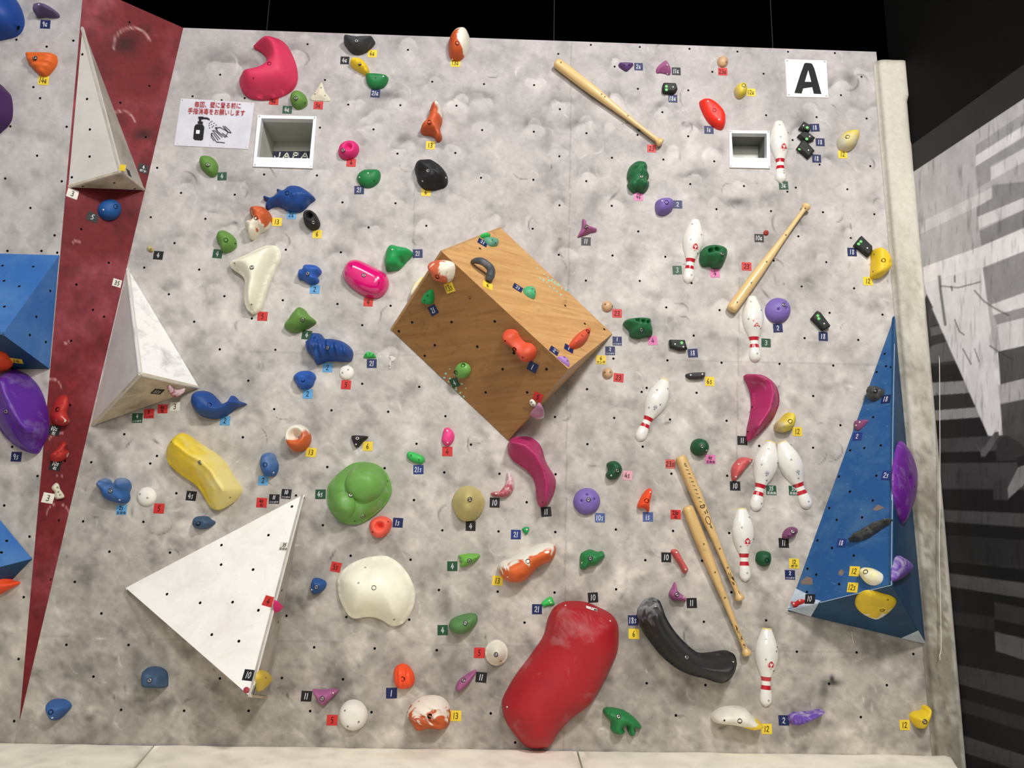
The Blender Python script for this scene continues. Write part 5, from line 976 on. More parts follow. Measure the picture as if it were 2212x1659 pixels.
# ------------------------------------------------------------------ black handle on the box: a bent tube
def tube(name, S, pts, m, parent=None, n=10):
    """pts: (crop, u, v, height, radius)"""
    C = [S.get(*px(p[0], p[1], p[2]), p[3]) for p in pts]; R = [p[4] for p in pts]
    CS, RS = [], []
    for i in range(len(C)-1):
        p0, p1, p2, p3 = C[max(i-1, 0)], C[i], C[i+1], C[min(i+2, len(C)-1)]
        for k in range(5):
            t = k/5; CS.append(.5*((2*p1)+(p2-p0)*t+(2*p0-5*p1+4*p2-p3)*t*t+(3*p1-p0-3*p2+p3)*t**3)); RS.append(R[i]+(R[i+1]-R[i])*t)
    CS.append(C[-1]); RS.append(R[-1]); V = []
    for i, c_ in enumerate(CS):
        d = CS[min(i+1, len(CS)-1)]-CS[max(i-1, 0)]; d = d/np.linalg.norm(d); a = np.cross(d, S.n); a /= max(np.linalg.norm(a), 1e-9); b = np.cross(d, a)
        for k in range(n): th = 2*math.pi*k/n; V.append(c_+(a*math.cos(th)+b*math.sin(th))*RS[i])
    Fc = [(i*n+k, i*n+(k+1) % n, (i+1)*n+(k+1) % n, (i+1)*n+k) for i in range(len(CS)-1) for k in range(n)]+[tuple(range(n-1, -1, -1)), tuple((len(CS)-1)*n+k for k in range(n))]
    return link(name, mesh(name, V, Fc, m, True), parent)
o = tube('handle_hold', T_, [('G',868,418,.008,.010),('G',905,408,.035,.016),('G',955,415,.055,.019),('G',1005,450,.055,.020),('G',1030,490,.045,.021),('G',1022,540,.025,.023),('G',1005,580,.010,.013)], CHAR)
props(o, 'grey-black arched handle hold on the bright panel of the wooden box', 'climbing hold')
# ------------------------------------------------------------------ bowling pins and bats
PW_ = mat('pin_white', (240, 238, 230), .18, 0, .6, 0, 0, 60, .5); PR = mat('pin_red', (190, 30, 44), .2, 0, .6, 0, 0, 60, .5); PB = mat('pin_base_cream', (232, 214, 150), .4, 0); PG = flat('pin_print_red', (196, 32, 44), .3); PGL = flat('pin_print_pink', (228, 130, 135), .3); PBL = flat('pin_print_blue', (40, 56, 110), .3); PGR = flat('pin_print_grey', (150, 150, 155), .3)
PP = [(0,.42),(.03,.47),(.06,.56),(.12,.70),(.2,.88),(.28,.98),(.34,1.0),(.40,.97),(.48,.84),(.56,.63),(.62,.46),(.67,.385),(.72,.375),(.76,.41),(.82,.49),(.88,.535),(.93,.51),(.965,.40),(.99,.2),(1,.02)]
def pin(p0, p1, hw, label, style, holes, crown=True):
    s = MAIN; dd = .035
    a = s.loc(*p0, dd); b = s.loc(*p1, dd); L = np.linalg.norm(b-a); ax = (b-a)/L; ac = np.array([-ax[1], ax[0]])
    rpx = np.linalg.norm(s.loc(p0[0]+hw, p0[1], dd)-a); R = rpx; K = .8
    ts = np.linspace(0, 1, 56); pr = np.array([(p[0], p[1]) for p in PP]); rs = np.interp(ts, pr[:, 0], pr[:, 1])
    rs = np.convolve(np.pad(rs, 1, mode='edge'), [.25, .5, .25], 'valid'); rs[0] = .42; rs[-1] = .05
    n = 20; V, Fc, MI = [], [], []
    for t, r in zip(ts, rs):
        for k in range(n+1):
            th = math.pi*k/n; V.append((t*L, -r*R*math.cos(th), r*R*K*math.sin(th)+.0005))
    for i in range(len(ts)-1):
        tm = (ts[i]+ts[i+1])/2; mi = 1 if (.625 < tm < .68 or .725 < tm < .775) else (2 if tm < .022 and crown else 0)
        for k in range(n): Fc.append((i*(n+1)+k, (i+1)*(n+1)+k, (i+1)*(n+1)+k+1, i*(n+1)+k+1)); MI.append(mi)
    Fc.append(tuple(range(n+1))); MI.append(2)
    M = s.mat(a[0], a[1]); rot = Matrix(((ax[0], ac[0], 0, 0), (ax[1], ac[1], 0, 0), (0, 0, 1, 0), (0, 0, 0, 1))); M = M@rot
    o = link('bowling_pin', mesh('bowling_pin', V, Fc, [PW_, PR, PB], True, MI), None, M); props(o, label, 'bowling pin', 'bowling pins bolted to the wall')
    def hf(P): P = np.atleast_2d(P); r = np.interp(np.clip(P[:, 0]/L, 0, 1), ts, rs)*R; return K*np.sqrt(np.clip(r*r-P[:, 1]**2, 0, None))
    for t, w in holes:
        h = hf([t*L, w*R])[0]; nrm = Vector((0, w*.8, 1)).normalized(); link('screw', SCREWD, o, M@Matrix.Translation((t*L, w*R, h+.0008))@nrm.to_track_quat('Z', 'Y').to_matrix().to_4x4())
    def dec(nm, polys, m, dz):
        V, Fc = [], []
        for Q in polys:
            P, T = tri(np.array(Q)*[1, 1], .004); z = hf(P)+dz; b_ = len(V); V += [(p[0], p[1], zz) for p, zz in zip(P, z)]
            for f in T:
                A, B, C_ = P[f[0]], P[f[1]], P[f[2]]
                if (B[0]-A[0])*(C_[1]-A[1])-(B[1]-A[1])*(C_[0]-A[0]) < 0: f = f[::-1]
                Fc.append([b_+i for i in f])
        link(nm, mesh(nm, V, Fc, m), o, M)
    # local decal frame: across to the right (ac or -ac) and up the wall
    sgn = -1 if ac[0] < 0 else 1
    def loc(cx_, cy_, pts, k): return [(cx_*L-p[1]*k, (cy_*R+sgn*p[0]*k)) for p in pts]   # p = (right, up) in mm-like units
    if style == 'shield':
        k = .001; c = (.452, .18)
        dec('emblem', [loc(*c, [(-13,-15),(13,-15),(14,2),(9,11),(0,17),(-9,11),(-14,2)], k)], PG, .0010)
        dec('emblem_crown', [loc(*c, [(-8,2),(-9,-2),(-4,-4),(-3,-9),(0,-13),(3,-9),(4,-4),(9,-2),(8,2),(5,7),(-5,7)], k)], PW_, .0022)
        dec('emblem_crown', [loc(*c, [(-5,3),(5,3),(5,5),(-5,5)], k)], PG, .0030)
        dec('emblem_text', [loc(c[0]+.052, c[1], [(-7,1),(7,1),(4,-3),(0,-6),(-4,-3)], k), loc(c[0]-.0, c[1], [(-19,-14),(-17,-14),(-17,4),(-19,4)], k), loc(c[0], c[1], [(17,-14),(19,-14),(19,4),(17,4)], k)], PGL, .0010)
    elif style == 'triangle':
        k = .001; c = (.46, .12)
        dec('emblem', [loc(*c, [(-17,-10),(17,-10),(17,-6),(3,11),(-3,11),(-17,-6)], k)], PG, .0010)
        dec('emblem_ring', [loc(*c, [(8*math.cos(t), -2+7*math.sin(t)) for t in np.linspace(0, 2*math.pi, 12, endpoint=False)], k)], PW_, .0022)
        dec('emblem_ring', [loc(*c, [(4.5*math.cos(t), -2.5+4*math.sin(t)) for t in np.linspace(0, 2*math.pi, 10, endpoint=False)], k)], PG, .0030)
        dec('emblem_ring', [loc(*c, [(-.9,-2),(.9,-2),(.9,7),(-.9,7)], k)], PW_, .0036)
        dec('emblem_text', [loc(c[0]-.085, c[1], [(x, -1), (x+3, -1), (x+3, 1), (x, 1)], k) for x in range(-16, 14, 5)]+[loc(c[0]-.06, c[1]-.32, [(-5,-4),(4,-4),(5,3),(-4,4)], k)], PGL, .0010)
    else:
        k = .001; c = (.475, .10)
        for j, (dy, w_, hgt, mm) in enumerate(((-15, 16, 2.2, PGR), (-9, 18, 3, PBL), (-2, 20, 7.5, PBL), (8, 7, 6, PBL))):
            # small upside-down maker's print: slanted letter strokes in rows
            cnt = max(3, int(w_/3.6)); polys = []
            for q in range(cnt):
                x = -w_/2*1.0+q*w_/cnt; up = -dy
                polys += [loc(*c, st, k) for st in stroke_poly([(x, up-hgt/2), (x+w_/cnt*.45, up+hgt/2)], .9 if j < 2 else 1.5)]
                if j >= 1: polys += [loc(*c, st, k) for st in stroke_poly([(x+.2, up), (x+w_/cnt*.8, up+(hgt*.3 if q % 2 else -hgt*.3))], .9)]
            dec('maker_print', polys, mm, .0009)
    return o
Pp = lambda c, u, v: px(c, u, v)
pin(Pp('D',137,1016), Pp('D',156,1540), 21.8, 'bowling pin beside the small square recess at the upper right', 'shield', [(.09,-.1),(.2,.75),(.31,-.15),(.47,.5),(.82,.2),(.86,.2)], False)
pin(Pp('H',1208,280), Pp('H',1139,823), 22.5, 'bowling pin touching the dark green pocketed hold', 'shield', [(.1,-.35),(.25,.6),(.36,-.4),(.53,.5),(.88,.2)], False)
pin(Pp('H',1690,937), Pp('H',1722,1502), 23.5, 'bowling pin with a red triangle emblem beside the violet bowling ball', 'triangle', [(.1,-.25),(.23,.65),(.37,-.6),(.5,.5),(.88,.1)], False)
pin(Pp('M',555,228), Pp('M',322,755), 23.5, 'tilted bowling pin right of the wooden box', 'maker', [(.13,.45),(.22,-.4),(.4,.4),(.5,-.4)])
pin(Pp('M',1460,760), Pp('M',1322,1358), 25.8, 'left one of the two bowling pins leaning together', 'maker', [(.13,-.2),(.28,.8),(.37,-.5),(.55,.25),(.88,.3)])
pin(Pp('M',1552,760), Pp('M',1785,1340), 25.8, 'right one of the two bowling pins leaning together', 'maker', [(.09,.7),(.28,-.1),(.55,.0),(.9,.1)])
pin(Pp('M',1212,1332), Pp('S',1044,465), 23.8, 'bowling pin beside the handles of the two lower bats', 'shield', [(.13,.5),(.27,-.3),(.42,.8),(.52,-.4),(.88,.1)])
pin(Pp('S',1231,863), Pp('S',1221,1540), 25.0, 'lowest bowling pin, standing alone near the bottom right', 'shield', [(.14,-.25),(.23,.75),(.28,.65),(.39,-.3),(.53,.5),(.91,.1)])
BW = mat_wood('bat_ash', (232, 200, 142), (214, 178, 116), .0, .3, 0, .8, 14); BWU = mat_wood('bat_ash_worn', (226, 192, 132), (205, 165, 102), .25, .35, 0, .8, 14)
BB = [(0,.0),(.0,.62),(.008,.9),(.02,.98),(.05,1),(.25,.99),(.36,.93),(.46,.80),(.55,.66),(.65,.54),(.75,.46),(.85,.42),(.93,.42),(.955,.46),(.968,.62),(.975,.78),(.985,.82),(.995,.78),(1.0,.6),(1.0,0)]
def bat(p0, p1, r, label, m, scr, extra=None):
    s = MAIN; a = s.loc(*p0, r); b = s.loc(*p1, r); L = np.linalg.norm(b-a); ax = (b-a)/L; ac = np.array([-ax[1], ax[0]])
    n = 20; V, Fc = [], []
    for t, q in BB:
        for k in range(n): th = 2*math.pi*k/n; V.append((t*L, max(q, .001)*r*math.cos(th), r*.98+max(q, .001)*r*math.sin(th)))
    for i in range(len(BB)-1):
        for k in range(n): Fc.append((i*n+k, (i+1)*n+k, (i+1)*n+(k+1) % n, i*n+(k+1) % n))
    M = s.mat(a[0], a[1])@Matrix(((ax[0], ac[0], 0, 0), (ax[1], ac[1], 0, 0), (0, 0, 1, 0), (0, 0, 0, 1)))
    # the butt and knob stand off the wall on one short spacer
    o = link('baseball_bat', mesh('baseball_bat', V, Fc, m, True), None, M); props(o, label, 'baseball bat', 'wooden baseball bats bolted to the wall')
    me = o.data; me.flip_normals()
    tt = np.array([q[0] for q in BB[1:-1]]); rr_ = np.array([q[1] for q in BB[1:-1]])
    sp = lathe([(.009, -r*.5), (.009, .0)], 10, BW, 'spacer'); 
    for t in (.8,): link('spacer', lathe([(.010, .0003), (.010, r*.6)], 10, [DARKM], 'spacer'), o, M@Matrix.Translation((t*L, 0, 0)))
    for t in scr:
        rad = np.interp(t, tt, rr_)*r; link('screw', SCREWD, o, M@Matrix.Translation((t*L, 0, r*.98+rad+.0008)))
    def mark(polys, mm, nm):
        V, Fc = [], []
        for Q in polys:
            b_ = len(V)
            for x, y in Q:
                rad = np.interp(x/L, tt, rr_)*r; V.append((x, y, r*.98+math.sqrt(max(rad*rad-y*y, 0))+.0009))
            Fc.append(tuple(range(b_, b_+len(Q))))
        me = mesh(nm, V, Fc, mm); link(nm, me, o, M)
    if extra == 'print':
        ink = flat('bat_ink', (45, 36, 30)); sg2 = 1
        rs_ = random.Random(2); P_ = []
        for k in range(11):
            x = L*(.07+.028*k); w = .006 if k % 3 else .011
            P_ += stroke_poly([(x, -.006), (x+.006, .004)], .0028)
            if k % 2 == 0: P_ += stroke_poly([(x, .003), (x+w, .005)], .002)
        mark(P_, ink, 'maker_print')
        GLF = {'F': [[(0,0),(0,1),(.8,1)],[(0,.5),(.6,.5)]], 'C': [[(.85,.85),(.5,1),(.12,.7),(.12,.3),(.5,0),(.85,.15)]]}
        P_ = []
        for i, ch in enumerate('CF'):
            for pl in GLF[ch]: P_ += stroke_poly([(L*.345+.03*i+p[1]*0+(1-p[0])*.020, -.012+p[1]*.024) for p in pl], .0045)
        mark(P_, ink, 'maker_letters')
        cx_ = L*.455; P_ = stroke_poly([(cx_+.02*math.cos(t), .012*math.sin(t)) for t in np.linspace(0, 2*math.pi, 17)], .0028)+stroke_poly([(cx_+.02, .0), (cx_+.045, .004)], .003)
        mark(P_, ink, 'maker_ring')
    if extra in ('worn', 'print'):
        rs_ = random.Random(9 if extra == 'worn' else 4); P_ = []
        for k in range(14):
            x = L*rs_.uniform(.8, .95); y = rs_.uniform(-.6, .6)*.42*r; w = rs_.uniform(.006, .02); P_ += stroke_poly([(x, y), (x+w, y+rs_.uniform(-.002, .002))], rs_.uniform(.0015, .004))
        mark(P_, flat('dark_wear', (70, 48, 30)), 'wear_mark')
    return o
bat(Pp('C',398,292), Pp('C',1302,988), .030, 'smooth baseball bat slanting down to the right at the top of the wall', BW, (.045,.43,.46,.68))
bat(Pp('H',1495,1068), Pp('H',2148,170), .030, 'baseball bat with its knob up at the right, barrel resting by a bowling pin', BW, (.06,.24,.44,.7,.96))
bat(Pp('M',668,890), Pp('S',986,617), .0300, 'printed baseball bat, the upper of the two lower bats', BWU, (.06,.5,.65,.78), 'print')
bat(Pp('M',727,1318), Pp('S',1045,1088), .0295, 'plain scuffed baseball bat, the lower of the two lower bats', BWU, (.26,.45,.62,.93), 'worn')
# ------------------------------------------------------------------ notices
WH = flat('sign_white', (238, 238, 240), .25, .5)
def sheet(name, c, corners, m, label, cat, bend=.004, th=.002, n=12, off=.002):
    C4 = [MAIN.loc(*px(c, u, v)) for u, v in corners]; cen = sum(C4)/4; V, Fc = [], []
    for j in range(n+1):
        for i in range(n+1):
            u, v = i/n, j/n; p = (1-u)*(1-v)*C4[0]+u*(1-v)*C4[1]+u*v*C4[2]+(1-u)*v*C4[3]
            z = off+th+bend*(.5+noise.noise(Vector((u*3, v*3, 2))))*(1 if bend else 0)*max(0, v-.55)*2; V.append((*(p-cen), z))
    for p in C4: V.append((*(p-cen), 0.0))
    Fc = [(j*(n+1)+i, (j+1)*(n+1)+i, (j+1)*(n+1)+i+1, j*(n+1)+i+1) for j in range(n) for i in range(n)]
    b = (n+1)**2; rims = [[i for i in range(n+1)], [(j+1)*(n+1)-1 for j in range(n+1)], [n*(n+1)+i for i in range(n, -1, -1)], [j*(n+1) for j in range(n, -1, -1)]]
    for k, r in enumerate(rims): Fc.append(tuple(r+[b+(k+1) % 4, b+k]))
    o = link(name, mesh(name, V, Fc, m, False), None, MAIN.mat(cen[0], cen[1])); props(o, label, cat); return o
def text_on(c, body, p0, p1, hgt, m, parent, dz, bold=.02, name='text_line'):
    """text between two baseline pixels"""
    a, b = MAIN.loc(*px(c, *p0)), MAIN.loc(*px(c, *p1)); X = b-a; L = np.linalg.norm(X); X = X/L; Y = np.array([-X[1], X[0]])
    tv, tf = text_mesh(body, bold); lo, hi = tv.min(0), tv.max(0)
    kx = L/(hi[0]-lo[0]); hh = np.linalg.norm(MAIN.loc(*px(c, p0[0], p0[1]-hgt))-a); ky = hh/(hi[1]-lo[1])
    V = [MAIN.world(*(a+X*(p[0]-lo[0])*kx+Y*(p[1]-lo[1])*ky), dz) for p in tv]
    M0 = PW[parent.name].inverted(); return link(name, mesh(name, [M0@Vector(v) for v in V], tf, m), parent)
lam = mat('laminated_paper', (226, 226, 234), .12, 0, .6, 0, 0, 60, .7)
sg_ = sheet('hand_washing_notice', 'A', [(1545,840),(2170,878),(2120,1275),(1487,1243)], lam, 'laminated white notice with red lettering, a pump bottle and hands, at the upper left', 'notice', .003, .001, 12, .001)
RT_ = flat('notice_red', (178, 30, 36), .5); IK = flat('notice_black', (14, 14, 16), .5)
text_on('A', '毎回、壁に登る前に', (1660, 918), (2055, 932), 50, RT_, sg_, .0062, .008)
text_on('A', '手指消毒をお願いします', (1604, 974), (2090, 995), 52, RT_, sg_, .0062, .008)
decal('bottle_icon', 'A', [parse("1672,1070 1680,1065 1735,1068 1747,1090 1735,1195 1722,1202 1665,1198 1652,1185 1662,1085"), parse("1690,1040 1735,1042 1733,1062 1692,1060"), parse("1702,1020 1722,1020 1720,1040 1700,1040"), parse("1695,1000 1740,1000 1738,1022 1697,1018"),
      parse("1738,1005 1775,1008 1795,1022 1790,1030 1770,1020 1738,1018")], IK, MAIN, sg_, .0066)
decal('bottle_label', 'A', [parse("1678,1115 1710,1117 1706,1148 1676,1146")], WH, MAIN, sg_, .0076)
SPR = [q for u, v in [(1800,1045),(1812,1040),(1830,1055),(1790,1058),(1808,1065),(1848,1070),(1825,1078),(1788,1075),(1792,1095),(1815,1088)] for q in stroke_poly([(u-2, v), (u+2, v)], 6)]
HD = "1975,1138 1945,1130 1905,1080|1975,1138 1960,1115 1920,1080|1905,1080 1950,1130 1925,1175 1860,1125 1850,1098 1880,1090 1935,1120|1945,1172 1900,1140|1860,1125 1840,1095 1855,1090|1840,1120 1900,1175|1825,1125 1880,1190|1825,1145 1865,1200|1808,1150 1850,1215 1920,1222|1835,1118 1815,1120|1805,1170 1830,1205|1820,1140 1805,1145 1808,1170"
decal('hands_icon', 'A', SPR+[q for pl in HD.split('|') for q in stroke_poly(parse(pl), 5)], IK, MAIN, sg_, .0066)
for u, v in ((1562,855),(1838,862),(2150,884),(2105,1255),(1798,1240),(1522,1225)):
    a, b = MAIN.loc(*px('A', u, v)); link('pin', SCREW, sg_, MAIN.mat(a, b, .004))
sa = sheet('letter_sign', 'D', [(172,508),(524,520),(540,836),(188,828)], WH, 'white square plastic sign with a bold black letter A at the upper right', 'sign', 0, .004, 2, 0)
decal('letter', 'D', [parse("335,545 350,541 388,544 402,552 420,590 480,806 415,803 402,747 325,758 312,802 250,797 300,640")], IK, MAIN, sa, .0058)
decal('letter_gap', 'D', [parse("367,605 393,704 338,703")], WH, MAIN, sa, .0068)
for u, v in ((188,523),(508,530),(203,813),(523,822)):
    a, b = MAIN.loc(*px('D', u, v)); link('screw', SCREWD, sa, MAIN.mat(a, b, .0045))
# strings and scraps
cord = flat('white_cord', (222, 218, 208), .7)
S_ = Surf(c0-RIGHT.ex*0, (0, -1, 0))
SP = MAIN
ps = [('P',2013,345),('P',2018,450),('P',2024,600),('P',2029,760),('P',2030,900),('P',2030.5,1060),('P',2029,1200),('P',2032,1318),('P',2033,1400),('P',2030,1415),('P',2031,1426)]
o = tube('hanging_cord', SP, [(*p, .075, .0020) for p in ps], cord, None, 6); props(o, 'long thin white cord hanging in front of the padding strip and the mural', 'cord')
o = tube('cord_scrap', MAIN, [('T',740,1278,.004,.002),('T',745,1320,.005,.002),('T',752,1360,.006,.002),('T',762,1388,.004,.002)], cord, None, 6); props(o, 'short white cord scrap under the tall blue volume', 'cord')
o = hold('F', 'small clear plastic tab screwed beside the tiny neon hold left of the box', "1738,1545 1750,1532 1790,1550 1792,1572 1775,1585 1760,1590 1756,1645 1735,1642 1740,1590 1752,1570", .006, mat('clear_plastic', (214, 210, 202), .2, 0, .6), 'dome', .3, dscrews="1745,1625", name='plastic_tab', cat='plastic tab')
# ------------------------------------------------------------------ tape squares
t = tape
t('A',387,208,'navy','9G','under the purple-grey hold at the top left',0,LEFT); t('A',372,688,'yellow','14G','under the striped orange wedge hold',-2,LEFT); t('A',1222,1440,'black','4','on the red wedge by the upper white volume',-3,RED,'ボテ')
t('A',1895,1505,'green','4','under the green oval hold below the notice',4); t('A',1046,1432,'yellow','','on the lower corner of the upper white volume',-10,V1['left'],None,.034); t('A',1098,1475,'black','','on the shaded face of the upper white volume',10,V1['right'],None,.04)
t('E',619,152,'white','3','under the upper white volume',-6,RED); t('E',789,352,'black','5','left of the round blue disc on the red wedge',-8,RED); t('E',998,914,'white','35','at the right edge of the red wedge',-5,RED,None,.044)
t('B',362,863,'red','4G','under the pink crescent'); t('B',476,937,'green','4G','left below the round lime hold'); t('B',741,900,'red','5G','under the thin cream triangle'); t('B',968,516,'black','4G','left of the yellow ribbed hold'); t('B',1203,458,'yellow','6G','below the black half-moon')
t('B',1228,798,'navy','21G','under the green half-moon',-3); t('B',1912,538,'yellow','13G','under the swirled hold on the top edge'); t('B',1698,1241,'yellow','13','under the crawling animal hold'); t('B',1022,1390,'red','4','under the magenta pocket oval'); t('B',1090,1622,'navy','21','under the green domed hold by the fish',2); t('B',1660,1640,'yellow','6','under the black rock hold')
t('C',1104,333,'navy','2G','right of the small purple triangle'); t('C',1425,372,'black','11G','beside the mauve hold near the top'); t('C',1821,375,'red','23G','under the small wooden ball at the top right'); t('C',1396,605,'navy','18G','under the flat black slab near the top'); t('C',2063,552,'yellow','12G','beside the round yellow and grey knob'); t('C',1704,872,'navy','1G','left below the red leaf hold'); t('C',1215,1031,'red','23','under the knob of the topmost bat'); t('C',1104,1441,'pink','4G','under the frog'); t('C',1437,1508,'navy','2','right of the violet rounded hold below the frog')
t('D',427,1090,'navy','18','beside the uppermost of three black slabs',3); t('D',472,1214,'navy','18','beside the middle of three black slabs'); t('D',442,1354,'navy','18','beside the lowest of three black slabs',-1); t('D',664,1318,'yellow','12','under the pale yellow tilted oval'); t('D',160,1583,'green','3G','under the head of the upper right bowling pin',2)
t('E',1351,678,'black','4','beside the tiny tan nub',-3); t('F',277,665,'green','4','under the green oval left of the cream wedge',-4); t('E',140,1577,'yellow','14','on the underside of the square blue volume at the left',-12,LB1['under'])
t('F',908,332,'blue','2G','under the blue fish'); t('F',784,393,'yellow','13','right of the lumpy swirled hold'); t('F',1127,497,'yellow','6','under the black ring hold'); t('F',1106,969,'blue','2','under the blue three-lobed hold'); t('F',1563,1076,'red','4','under the glossy magenta oval',-2); t('F',660,1198,'red','5','under the tip of the cream wedge'); t('F',1984,663,'navy','21','right of the jade beaked hold',3); t('F',1038,1358,'green','4','between the olive lime wedge and the walrus',-5); t('K',1216,135,'blue','2','under the walrus'); t('F',1592,1601,'navy','21','under the small neon half-round hold',2)
t('G',957,253,'navy','21','near the top corner of the wooden box',-28,T_); t('G',675,638,'yellow','13S','under the swirled hold on the wooden box',8,F_); t('G',1001,620,'yellow','6','under the grey-black handle on the box',-18,T_); t('G',1257,640,'navy','21','left of the jade shell hold on the box',-32,T_); t('G',536,829,'navy','21','under the green teardrop on the box',16,F_); t('G',1568,1177,'navy','2','at the box ridge beside the lilac triangle',-38,T_); t('G',1693,1158,'navy','1','beside the coral thumb on the box',-30,T_); t('G',1385,1315,'navy','1','under the orange bone hold on the box',-35,F_); t('G',720,1448,'green','4','under the apple green ball on the box',10,F_); t('G',1430,1570,'red','5','at the lowest corner of the box',-32,F_)
t('G',1840,243,'black','11','under the mauve star hold'); t('G',2105,857,'red','23','under the wooden ball above the right box corner'); t('G',2106,1093,'navy','1','nearest the right corner of the wooden box',0,None,'ハリボテ'); t('G',2046,1176,'navy','2','second below the right corner of the wooden box',0,None,'ハリボテ'); t('G',1968,1253,'yellow','6','third below the right corner of the wooden box',0,None,'カンテ'); t('G',2118,1406,'red','23','beside the lower wooden ball',-5)
t('H',1737,452,'black','10G','beside the tiny red bead'); t('H',1630,694,'red','23','left of the slanting bat',-1); t('H',1359,752,'pink','4','under the dark green pocketed hold',3); t('H',1038,725,'green','3','left of the neck of the pin by the pocketed hold',3); t('H',1897,1220,'navy','2','under the violet bowling ball on the right',3); t('H',1796,1346,'green','3','right of the neck of the triangle-emblem pin',-2); t('H',829,1326,'pink','4','under the green slotted hold',4); t('H',1171,1433,'navy','18','right of the lone black slab by the slotted hold',4)
t('I',744,571,'navy','18','below the black slab touching the yellow half-moon'); t('I',881,819,'yellow','12','under the bright yellow half-moon'); t('I',498,1291,'navy','18','under the black slab right of the bowling ball',-2)
t('J',140,895,'navy','9S','under the huge purple shield',-1,LEFT); t('J',462,671,'black','10S','under the upper red hold on the wedge',-5,RED,'左'); t('J',472,970,'black','10S','under the lower red hold on the wedge',-8,RED,'右'); t('J',410,1248,'white','3','beside the small bone bar on the red wedge',-8,RED)
t('J',1344,339,'black','11S','on the underside of the mid-height white volume',10,V2['under']); t('J',1172,565,'green','4','leftmost of four below the mid-height white volume',2,None,'ハリボテ'); t('J',1271,527,'red','5','second of four below the mid-height white volume',3,None,'ハリボテ'); t('J',1388,487,'red','4S','third of four below the mid-height white volume',2,None,'左'); t('J',1493,467,'white','3','rightmost of four below the mid-height white volume',3); t('J',1921,588,'blue','2','under the whale'); t('J',1037,1348,'blue','2S','under the dark blue eared hold',2,None,'足自由'); t('J',1357,1337,'red','5','under the white disc at the lower left',-1); t('J',1632,1229,'black','4S','left of the huge yellow hold',-4)
t('K',1046,360,'blue','2','under the blue knobbly hold'); t('K',1373,281,'red','5','under the small white disc',-2); t('K',1075,858,'yellow','13','under the orange and white doughnut',-4); t('K',1558,806,'yellow','6','under the small black triangle'); t('K',1990,1005,'vnavy','21S','under the small neon block',2); t('K',666,1099,'blue','2','under the slate blue oval'); t('K',653,1287,'red','4S','leftmost of three above the big white triangle',-1,None,'右'); t('K',760,1256,'black','11','middle of three above the big white triangle',0,None,'ハリボテ'); t('K',863,1213,'black','10','rightmost of three above the big white triangle',-3,None,'ハリボテ'); t('K',1155,1215,'green','4S','left of the turtle shell',2); t('K',1815,1458,'navy','1S','right of the coral doughnut',-2)
t('L',262,613,'red','4','under the small pink textured hold'); t('L',666,1050,'black','10','under the pinkish white crescent'); t('L',1105,1128,'black','11','under the tip of the long raspberry bean',6); t('L',461,1249,'black','4','under the olive bell'); t('L',847,1322,'vnavy','21','left of the tiny green fang'); t('L',305,1592,'green','4','left of the small lime frayed hold',1); t('L',1564,1179,'fnavy','10S','under the chalky violet bowling ball'); t('L',1973,1172,'fnavy','1S','under the small orange notched hold'); t('L',1799,818,'fpink','4S','beside the knobbly dark green hold',-2); t('L',2163,720,'fred','23S','left of the printed bat')
t('M',920,252,'yellow','6S','under the narrow charcoal bar',-2); t('M',1668,680,'yellow','12','under the yellow and grey curved hold'); t('M',1198,757,'black','11','at the lower tip of the raspberry boomerang'); t('M',926,917,'pink','4S','under the dark green round hold',0,None,'足自由'); t('M',1137,1144,'black','10','under the salmon crescent'); t('M',1445,1181,'green','35','beside the neck of the left twin pin',0,None,'足自由'); t('M',1637,1183,'green','35','beside the neck of the right twin pin',0,None,'足自由'); t('M',630,1388,'red','23S','left of the plain lower bat',-1,None,'右'); t('M',1552,1630,'black','11','under the plum kidney hold')
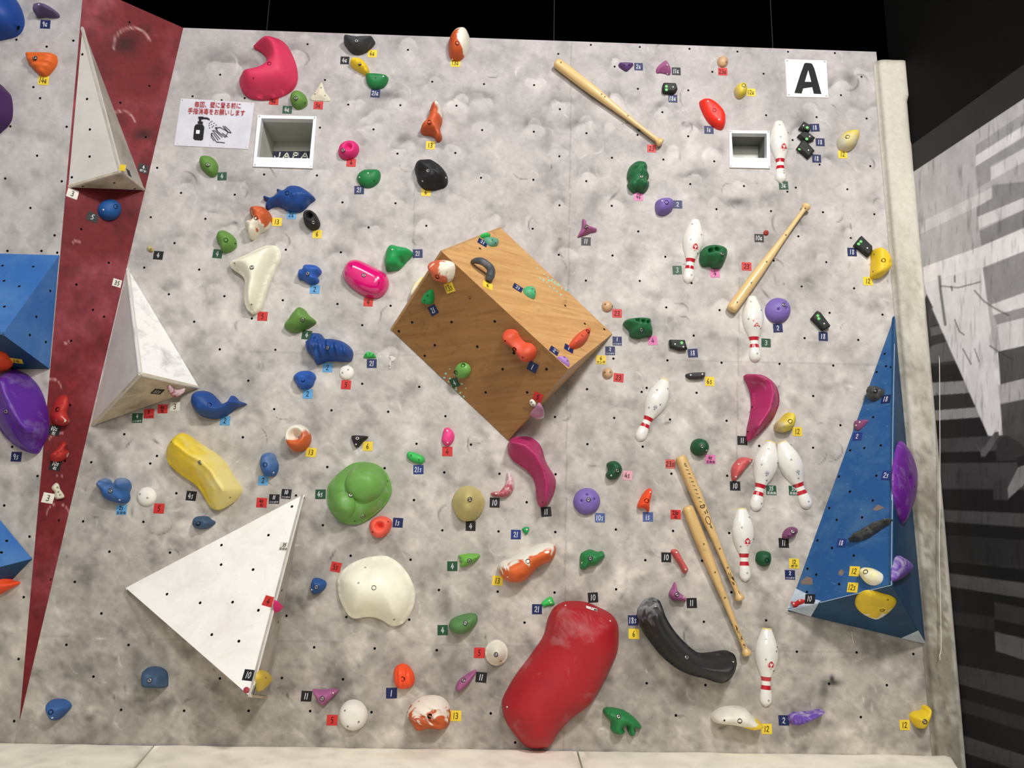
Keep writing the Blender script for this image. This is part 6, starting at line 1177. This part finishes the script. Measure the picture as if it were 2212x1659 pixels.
t('N',1035,799,'navy','18','under the black crystal hold on the tall blue volume',-3,VL,None,.05,False,.0006); t('N',790,1118,'vnavy','2','under the plum triangle on the tall blue volume',-3,VL,None,.05,False,.0006); t('N',1040,1450,'vnavy','2S','left of the violet leaf on the tall blue volume',-6,VL,None,.052,False,.0006); t('T',655,525,'vnavy','18','below the silver blade on the tall blue volume',-2,VL,None,.046,False,.0006)
t('T',250,700,'yellow','12','left of the tall blue volume',-1,None,'ボテ'); t('T',215,797,'navy','2','under the yellow one left of the tall blue volume',-1,None,'ハリボテ'); t('T',766,767,'yellow','12','left of the yellow and white pebble hold on blue',0,VL); t('T',750,905,'yellow','12S','on the lower edge of the tall blue volume',0,VL); t('T',388,1004,'black','10','by the red double hold of the tall blue volume',4,VL,None,.051,False,.0035)
t('S',352,252,'black','10','left of the thin salmon finger'); t('S',569,642,'black','11','right of the mauve three-legged hold',2); t('S',69,790,'navy','18S','left of the black boomerang, the upper one',2); t('S',76,905,'yellow','6','left of the black boomerang, the lower one')
t('R',296,452,'yellow','13','under the swirled sausage',-4); t('R',632,695,'navy','21','left of the neon bow tie'); t('R',1110,595,'black','10','above the giant red hold',4); t('R',140,1067,'red','5','left of the round white knob'); t('R',156,1276,'black','11','right of the mauve slanted finger',-4)
t('Q',891,335,'red','5S','at the upper left of the giant cream pebble',-10); t('Q',317,628,'red','4','at the side edge of the big white triangle',-12,V3_['front']); t('Q',148,1258,'black','10','at the bottom tip of the big white triangle',-3,V3_['front']); t('Q',186,1392,'black','','on the side face of the big white triangle',-30,V3_['side'],None,.04); t('Q',640,1437,'black','11','left of the mauve winged triangle',-2); t('V',1435,311,'red','5','left of the large white disc near the bottom'); t('Q',1366,1411,'navy','1','under the neon orange ribbed hold',2); t('Q',1914,1604,'yellow','13','right of the seashell'); t('Q',450,160,'white','35','near the top of the big white triangle',-3,V3_['front'],'足自由',.046); t('Q',1802,873,'green','4','left of the sage green oval',2)
t('W',1312,349,'yellow','12','at the yellow tip of the long white hold'); t('W',1386,312,'navy','2','left of the purple spiral cone'); t('W',1908,332,'yellow','12','left of the yellow hooked hold')
